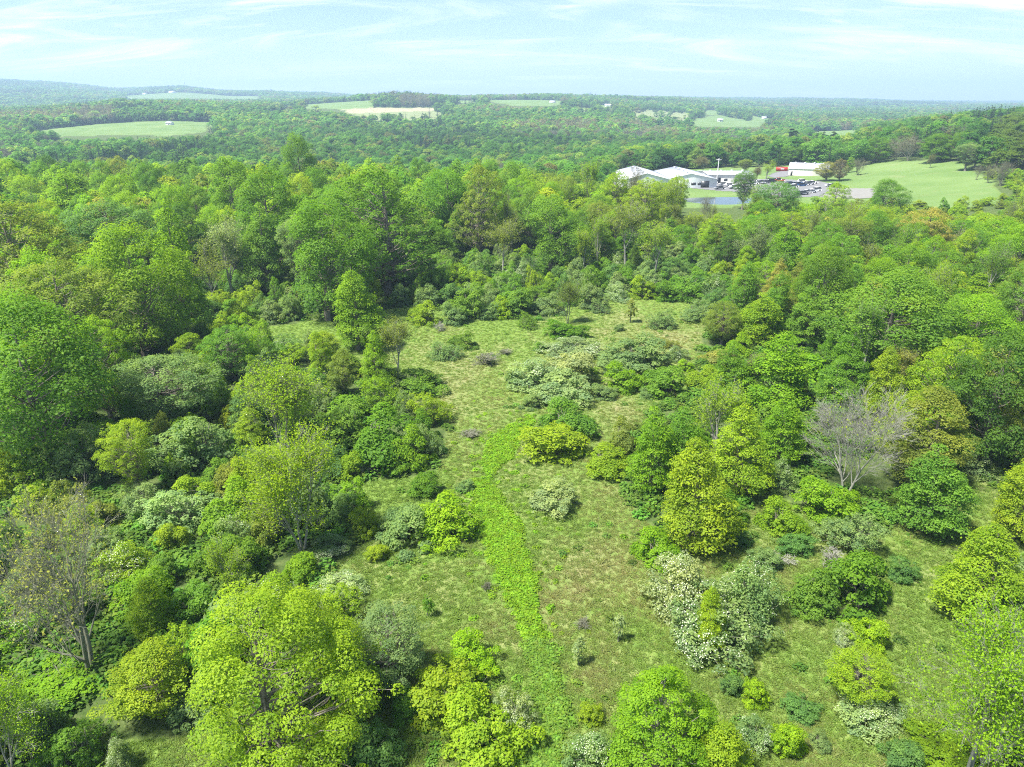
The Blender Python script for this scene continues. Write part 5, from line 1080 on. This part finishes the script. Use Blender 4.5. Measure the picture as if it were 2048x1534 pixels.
sheet("parking_lot", [(1385, 377), (1392, 366), (1440, 362), (1500, 359), (1560, 358), (1640, 363), (1668, 371), (1660, 381), (1640, 392), (1590, 396), (1550, 393), (1500, 385), (1440, 382)], mat=M_ASPH, kind="structure", label="grey parking area full of cars beside the white sheds")
sheet("driveway", [(1535, 352), (1552, 345), (1578, 340), (1586, 343), (1578, 352), (1552, 356)], mat=M_ASPH, kind="structure", label="drive leading to the small white shed")
sheet("gravel_road", [(1662, 376), (1700, 377), (1745, 378), (1750, 396), (1700, 398), (1640, 394), (1655, 385)], mat=M_GRAV, lift=0.13, kind="structure", label="pale gravel road right of the parking area")
sheet("service_yard", [(1470, 346), (1500, 344), (1508, 360), (1470, 364)], mat=M_GRAV, lift=0.05, kind="structure", label="pale yard between the long low roof and the cars")

def box_geo(x0, x1, y0, y1, z0, z1):
    V = np.array([(x, y, z) for z in (z0, z1) for y in (y0, y1) for x in (x0, x1)], float)
    return V, np.array([(0, 2, 3, 1), (4, 5, 7, 6), (0, 1, 5, 4), (2, 6, 7, 3), (0, 4, 6, 2), (1, 3, 7, 5)])
def part_box(name, parent, b, mat): V, F = box_geo(*b); return obj(name, mesh_from(name, V, [F], [mat]), parent)
def shed(name, label, cat, x, y, rot, L, D, eave, ridge, wallm, roofm, along='x', doors=(), windows=(), endm=None):
    """gabled building; the ridge runs along local x (length L) or local y (depth D)"""
    e = obj(name, None, label=label, category=cat); e.location = (x, y, float(zf(x, y)) - 0.15); e.rotation_euler = (0, 0, rot)
    if along == 'x': a, b, T = L / 2, D / 2, lambda p, q, z: (p, q, z)
    else: a, b, T = D / 2, L / 2, lambda p, q, z: (q, p, z)
    V = np.array([T(*p) for p in [(-a, -b, 0), (a, -b, 0), (a, b, 0), (-a, b, 0), (-a, -b, eave), (a, -b, eave), (a, b, eave), (-a, b, eave), (-a, 0, ridge), (a, 0, ridge)]])
    obj("wall", mesh_from("wall", V, [np.array([(0, 1, 5, 4), (2, 3, 7, 6)]), np.array([(1, 2, 6), (1, 6, 5), (5, 6, 9), (3, 0, 4), (3, 4, 7), (7, 4, 8)])], [wallm, endm or wallm], [0, 0, 1, 1, 1, 1, 1, 1]), e)
    o = 0.35; s = (ridge - eave) / b; t = 0.18
    for sg in (-1, 1):
        q0, q1 = sg * (b + o), 0.0; z0, z1 = eave - s * o + 0.02, ridge + 0.02
        V = np.array([T(*p) for p in [(-a - o, q0, z0), (a + o, q0, z0), (a + o, q1, z1), (-a - o, q1, z1), (-a - o, q0, z0 + t), (a + o, q0, z0 + t), (a + o, q1, z1 + t), (-a - o, q1, z1 + t)]])
        obj("roof", mesh_from("roof", V, [np.array([(0, 1, 2, 3), (4, 5, 6, 7), (0, 1, 5, 4), (1, 2, 6, 5), (2, 3, 7, 6), (3, 0, 4, 7)])], [roofm]), e)
    if L > 17 and cat == 'building':
        for k in range(4):
            f = -0.36 + 0.24 * k; q = T(f * 2 * a, -0.12 * b, 0); zc = ridge - s * 0.12 * b; part_box("roof_vent", e, (q[0] - .45, q[0] + .45, q[1] - .45, q[1] + .45, zc, zc + .75), M_STEEL)
    for px, pw, ph in doors: part_box("door", e, (px - pw / 2, px + pw / 2, -D / 2 - 0.05, -D / 2 + 0.05, 0.1, ph), M_DARK)
    for px, pz_, pw, ph in windows: part_box("window", e, (px - pw / 2, px + pw / 2, -D / 2 - 0.05, -D / 2 + 0.05, pz_, pz_ + ph), M_DARK)
    return e
shed("warehouse", "white gabled warehouse farthest left, seen behind a bare tree", "building", 55, 312, 0.0, 21, 34, 5.4, 8.2, M_WHITE, M_ROOFW, 'y', [(5, 3, 3)], [(-5, 2, 1.4, 1.0), (-2, 2, 1.4, 1.0)])
shed("warehouse", "white gabled warehouse right of the other one, with a blue banner in front", "building", 77.5, 330, 0.0, 22, 34, 3.9, 6.2, M_WHITE, M_ROOFG, 'y', [(6, 3.5, 3.2), (-4, 1.2, 2.2)], [(1, 1.5, 2.0, 1.0), (3.5, 1.5, 1.4, 1.0)])
shed("long_annex", "long low white roofed building joined to the right of the gabled warehouses", "building", 100, 341, 0.03, 21, 18, 3.9, 4.7, M_CREAM, M_ROOFW, 'x', [(-6, 2.4, 2.6), (2, 1.2, 2.2)], [(-2.5, 1.2, 1.6, 1.0), (5, 1.2, 1.6, 1.0), (8, 1.2, 1.6, 1.0)])
sx, sy = ground(1610, 352, 250)
shed("small_shed", "small cream shed with a pale grey roof above the parked cars", "building", sx + 3.5, sy + 5, math.radians(-24), 18, 11, 3.4, 5.6, M_CREAM, M_ROOFW, 'x', [(-7.6, 0.9, 2.0)], [])
bx, by = ground(1420, 311, 440)
shed("old_barn", "old barn with a rusty white roof and dark red end behind the sheds", "barn", bx, by + 5, math.radians(18), 14, 10, 5.4, 9.0, M_OLDB, M_ROOFG, 'x', [(1, 3, 3.2)], [], M_RUST)
hx, hy = ground(402, 241, 820)
shed("farmhouse", "long white farmhouse at the back corner of the far field", "house", hx, hy + 5, math.radians(6), 14.5, 7, 2.9, 4.8, M_WHITE, M_ROOFW, 'x', [(0.5, 1.0, 2.1)], [(-5, 1, 1.2, 1.1), (-2.5, 1, 1.2, 1.1), (3, 1, 1.2, 1.1), (5.5, 1, 1.2, 1.1)])
FARMS = [(345, 186, 2000, 28, 8, "white farm building on the ridge below the mast"), (290, 189, 1900, 18, 6, "small white house on the far left ridge"), (1218, 214, 1150, 20, 7, "pale farmhouse on the hillside above the sheds"), (1190, 222, 1000, 9, 5, "small white cabin in the trees left of the hillside farm"),
         (1172, 223, 1000, 7, 4, "tiny white shed left of the hillside cabin"), (1556, 240, 1100, 16, 6, "white house far down the valley road"), (1541, 253, 900, 13, 5, "pale blue roofed house in the valley below the white one"), (1528, 238, 1100, 10, 5, "small white house left of the valley road"), (1105, 206, 1250, 12, 5, "small farm building at the edge of the hilltop field"), (1440, 243, 1000, 10, 5, "little shed at the edge of the valley field"), (340, 250, 800, 9, 4, "low grey shed behind the far field")]
for u, v, ymin, L, hh, lab in FARMS:
    fx, fy = ground(u, v, ymin)
    k = 1.0
    shed("far_house", lab, "house", fx, fy, math.radians(random.uniform(-25, 25)), L, L * 0.55, hh * 0.6, hh, M_WHITE, M_ROOFG if 'blue' in lab or 'grey' in lab else M_ROOFW, 'x', [(0, 1.4, 2.2)], [(-L / 4, 1, 1.4, 1.2), (L / 4, 1, 1.4, 1.2)])
# mast on the ridge
my_ = 4150.0; mx_ = (375 - 1024) / 1510 * my_; e = obj("radio_mast", None, label="thin radio mast standing on the far left ridge", category="mast"); e.location = (mx_, my_, float(zf(mx_, my_))); e.scale = (1.2, 1.2, 0.85)
lines = []
for k in range(3):
    a = 2.094 * k; lines.append((np.array([[1.1 * math.cos(a), 1.1 * math.sin(a), -1], [0.5 * math.cos(a), 0.5 * math.sin(a), 52]]), np.array([.28, .2])))
V, F = poly_tubes(lines, 5); obj("mast_legs", mesh_from("mast_legs", V, [F], [M_STEEL]), e)
br = [(np.array([[1.0 * math.cos(2.094 * k), 1.0 * math.sin(2.094 * k), z], [0.9 * math.cos(2.094 * (k + 1)), 0.9 * math.sin(2.094 * (k + 1)), z + 3]]), np.array([.12, .12])) for z in range(0, 48, 3) for k in range(3)]
V, F = poly_tubes(br, 4); obj("bracing", mesh_from("bracing", V, [F], [M_STEEL]), e)
V, F = poly_tubes([(np.array([[0, 0, 51.], [0, 0, 58.]]), np.array([.18, .08]))], 5); obj("antenna", mesh_from("antenna", V, [F], [M_STEEL]), e)
# pole, container, banners
px_, py_ = 93.5, 331.0; e = obj("utility_pole", None, label="tall pale pole standing over the long low roof", category="pole"); e.location = (px_, py_, float(zf(px_, py_)))
V, F = poly_tubes([(np.array([[0, 0, -.3], [0, 0, 11.]]), np.array([.24, .17]))], 8); obj("pole_shaft", mesh_from("pole_shaft", V, [F], [M_POLE]), e); part_box("crossarm", e, (-1.1, 1.1, -.09, .09, 10.2, 10.4), M_POLE)
for q in (-.95, -.35, .35, .95): part_box("insulator", e, (q - .06, q + .06, -.06, .06, 10.4, 10.65), M_WHITE)
cx_, cy_ = ground(1563, 342, 300); e = obj("cargo_container", None, label="red metal container with pale lettering behind the small shed's drive", category="container"); e.location = (cx_, cy_, float(zf(cx_, cy_))); e.rotation_euler = (0, 0, math.radians(-6))
V, F = box_geo(-2.7, 2.7, -1.1, 1.1, .1, 2.0); G = [(V, F)] + [box_geo(-2.6 + .4 * k, -2.42 + .4 * k, -1.15, -1.1, .25, 1.85) for k in range(14) if not 5 <= k <= 8]; V, F = join_geo(G); obj("body", mesh_from("body", V, [F], [M_RED]), e)
for k, (a, b) in enumerate(((-.75, -.5), (-.4, -.15), (-.05, .2), (.3, .55), (.65, .9))): part_box("letter", e, (a, b, -1.125, -1.105, .75, 1.35), M_WHITE)
part_box("container_door", e, (2.7, 2.76, -1.0, 1.0, .2, 1.9), M_RED)
for uu, mat_, nm, lab in ((1404.5, M_BLUE, "blue", "tall blue feather banner before the gabled warehouse"), (1398, M_RED, "red", "smaller red feather banner left of the blue one")):
    bxx, byy = ground(uu, 370, 250); byy -= 1; e = obj("feather_banner", None, label=lab, category="banner"); e.location = (bxx, byy, float(zf(bxx, byy))); hh = 4.2 if nm == "blue" else 3.4
    V, F = poly_tubes([(np.array([[0, 0, -.2], [0, 0, hh]]), np.array([.05, .03]))], 6); obj("banner_pole", mesh_from("banner_pole", V, [F], [M_STEEL]), e)
    pts = [(0.04, .9), (.75, 1.1), (.95, 2.2), (.8, hh * .82), (.35, hh), (.04, hh)]; V = np.array([(a, s, z) for s in (-.025, .025) for a, z in pts]); n = len(pts)
    F3 = [(0, i, i + 1) for i in range(1, n - 1)] + [(n, n + i + 1, n + i) for i in range(1, n - 1)]; F4 = [(i, (i + 1) % n, (i + 1) % n + n, i + n) for i in range(n)]
    obj("flag_cloth", mesh_from("flag_cloth", V, [np.array(F3), np.array(F4)], [mat_]), e)

# ---- parked cars
def extrude(profile, w0, w1):
    n = len(profile); V = np.array([(x, s * (w0 if z < .95 else w1), z) for s in (-1, 1) for x, z in profile]); F3 = [(0, i, i + 1) for i in range(1, n - 1)] + [(n, n + i + 1, n + i) for i in range(1, n - 1)]; F4 = [(i, (i + 1) % n, (i + 1) % n + n, i + n) for i in range(n)]
    return V, np.array(F3), np.array(F4)
def car_meshes(kind):
    if kind == 'sedan': low = [(-2.25, .32), (2.2, .32), (2.28, .55), (2.18, .74), (1.1, .86), (-1.75, .92), (-2.25, .85)]; cab = [(.95, .86), (.25, 1.38), (-.95, 1.42), (-1.75, .91)]; roof = (-.98, .28, 1.39, 1.45)
    elif kind == 'suv': low = [(-2.3, .40), (2.2, .40), (2.3, .65), (2.22, .92), (1.15, 1.02), (-2.2, 1.06), (-2.32, .9)]; cab = [(1.1, 1.01), (.5, 1.64), (-1.75, 1.68), (-2.15, 1.05)]; roof = (-1.8, .52, 1.65, 1.72)
    else: low = [(-2.7, .48), (2.55, .48), (2.65, .7), (2.58, .98), (1.35, 1.08), (-2.65, 1.10), (-2.75, .9)]; cab = [(1.3, 1.07), (.75, 1.74), (-.55, 1.78), (-.75, 1.09)]; roof = (-.56, .78, 1.75, 1.82)
    V, F3, F4 = extrude(low, .90, .84); rb = box_geo(roof[0], roof[1], -.60, .60, roof[2], roof[3])
    o = len(V); V = np.concatenate([V, rb[0]]); body = mesh_from("body", V, [F3, np.concatenate([F4, rb[1] + o])], [M_PAINT])
    n = len(cab); CV = np.array([(x, s * (.82 if i in (0, n - 1) else .64), z) for s in (-1, 1) for i, (x, z) in enumerate(cab)]); CF = np.array([(0, 1, 2, 3), (4, 7, 6, 5)] + [(i, (i + 1) % 4, (i + 1) % 4 + 4, i + 4) for i in range(4)])
    glass = mesh_from("glass", CV, [CF], [M_GLASS])
    r = .33 if kind == 'sedan' else .38; t = np.arange(10) * .6283; WV = np.array([(r * math.cos(a), s * .11, r * math.sin(a)) for s in (-1, 1) for a in t]); wheel = mesh_from("wheel", WV, [np.array([(i, (i + 1) % 10, (i + 1) % 10 + 10, i + 10) for i in range(10)]), np.array([tuple((0, i, i + 1)) for i in range(1, 9)] + [(10, 11 + i, 10 + i) for i in range(1, 9)])], [M_TYRE])
    wb = 1.38 if kind != 'pickup' else 1.72
    lamp = mesh_from("headlight", *(lambda b: (b[0], [b[1]]))(box_geo(-.03, .05, -.18, .18, -.06, .06)), [M_WHITE])
    return body, glass, wheel, r, wb, lamp, max(p[0] for p in low)
CARM = {k: car_meshes(k) for k in ('sedan', 'suv', 'pickup')}
PAINT = {'white': (.78, .78, .77), 'silver': (.48, .49, .50), 'grey': (.17, .18, .19), 'black': (.02, .02, .023), 'red': (.38, .02, .02), 'blue': (.04, .09, .20), 'dark blue': (.02, .035, .08)}
CARS = [(1493, 373, 'suv', 'white', 20, "white car at the left end of the back row of parked cars"), (1507, 369, 'sedan', 'white', 22, "white car second from the left in the back row"), (1520, 368, 'suv', 'silver', 22, "silver car in the middle of the back row"),
        (1530, 367, 'sedan', 'grey', 22, "grey car left of the black one in the back row"), (1540, 366, 'suv', 'black', 20, "black car beside the red pickup in the back row"), (1557, 364, 'pickup', 'red', 8, "red pickup truck at the right end of the back row"),
        (1573, 372, 'sedan', 'grey', 15, "grey car at the left end of the middle cluster"), (1580, 371, 'suv', 'dark blue', 15, "dark blue car in the middle cluster"), (1588, 371, 'sedan', 'blue', 15, "blue car right of the dark blue one"),
        (1595, 372, 'suv', 'grey', 15, "dark grey car in the centre of the middle cluster"), (1602, 372.5, 'sedan', 'blue', 12, "blue car in front in the middle cluster"), (1605, 366, 'suv', 'white', 10, "white car at the back of the middle cluster"),
        (1611, 371, 'sedan', 'silver', 14, "silver car right of the centre of the middle cluster"), (1618, 370, 'suv', 'silver', 14, "silver car at the right end of the middle cluster"), (1625, 368, 'sedan', 'white', 14, "white car behind the right end of the middle cluster"),
        (1574, 379, 'sedan', 'white', 24, "white car at the front left of the middle cluster"), (1582, 377, 'suv', 'silver', 24, "silver car at the front of the middle cluster"), (1587, 375, 'sedan', 'white', 24, "white car wedged behind the front silver one"),
        (1598, 390, 'sedan', 'grey', 16, "grey car at the left end of the front row"), (1606, 390, 'suv', 'grey', 16, "darker grey car next to the front row's left end"), (1613, 387, 'sedan', 'white', 18, "white car in the middle of the front row"),
        (1622, 386, 'sedan', 'silver', 18, "silver car next to last in the front row"), (1631, 383, 'suv', 'white', 18, "white car at the right end of the front row"), (1673, 375, 'suv', 'black', 4, "black car leaving on the gravel road"), (1661, 374, 'sedan', 'white', 4, "white car ahead of the black one on the gravel road"),
        (1396, 373, 'sedan', 'grey', 30, "grey car nearest the warehouse banners"), (1401, 372, 'suv', 'white', 25, "white car beside the banners"), (1410, 370, 'sedan', 'white', 5, "white car under the banners"), (1424, 367, 'suv', 'silver', 5, "silver car by the wall of the gabled warehouse"),
        (1439, 379, 'sedan', 'grey', 12, "grey car nearest the pond"), (1460, 373, 'sedan', 'white', 10, "white car behind the bluish tree by the lot"), (1468, 378, 'suv', 'silver', 10, "silver car right of the bluish tree by the lot"), (1448, 371, 'sedan', 'silver', 8, "silver car left of the bluish tree by the lot"),
        (1480, 375, 'sedan', 'dark blue', 18, "dark blue car left of the back row")]
for u, v, kind, col_, rot_, lab in CARS:
    X, Y = ground(u, v, 240); body, glass, wheel, r, wb, lamp, nose = CARM[kind]; e = obj("parked_car" if kind != 'pickup' else "pickup_truck", None, label=lab, category="car" if kind != 'pickup' else "truck", group="cars parked by the white sheds")
    e.location = (X, Y, float(zf(X, Y)) + 0.08); e.rotation_euler = (0, 0, math.radians(rot_ + 180 * (random.random() < .5)))
    o = obj("body", body, e); o.color = (*PAINT[col_], 1); obj("glass", glass, e)
    for sx_ in (-1, 1):
        for sy_ in (-1, 1): w_ = obj("wheel", wheel, e); w_.location = (sx_ * wb, sy_ * .80, r)
        l_ = obj("headlight", lamp, e); l_.location = (nose - .05, sx_ * .62, .66 if kind == 'sedan' else .85)

# ------------------------------------------------------------------ air
def build_haze():
    V, F = box_geo(-11500, 11500, -200, 9600, -90, 260); m, nt = new_mat("haze")
    pv = add_n(nt, 'ShaderNodeVolumePrincipled'); pv.inputs['Density'].default_value = HAZE_DENSITY; pv.inputs['Color'].default_value = (0.55, 0.77, 1.0, 1); pv.inputs['Anisotropy'].default_value = 0.1
    o = add_n(nt, 'ShaderNodeOutputMaterial'); nt.links.new(pv.outputs[0], o.inputs['Volume'])
    obj("haze", mesh_from("haze", V, [F], [m]), kind="stuff", label="thin blue haze over the valley and the far hills", category="haze")
build_haze()
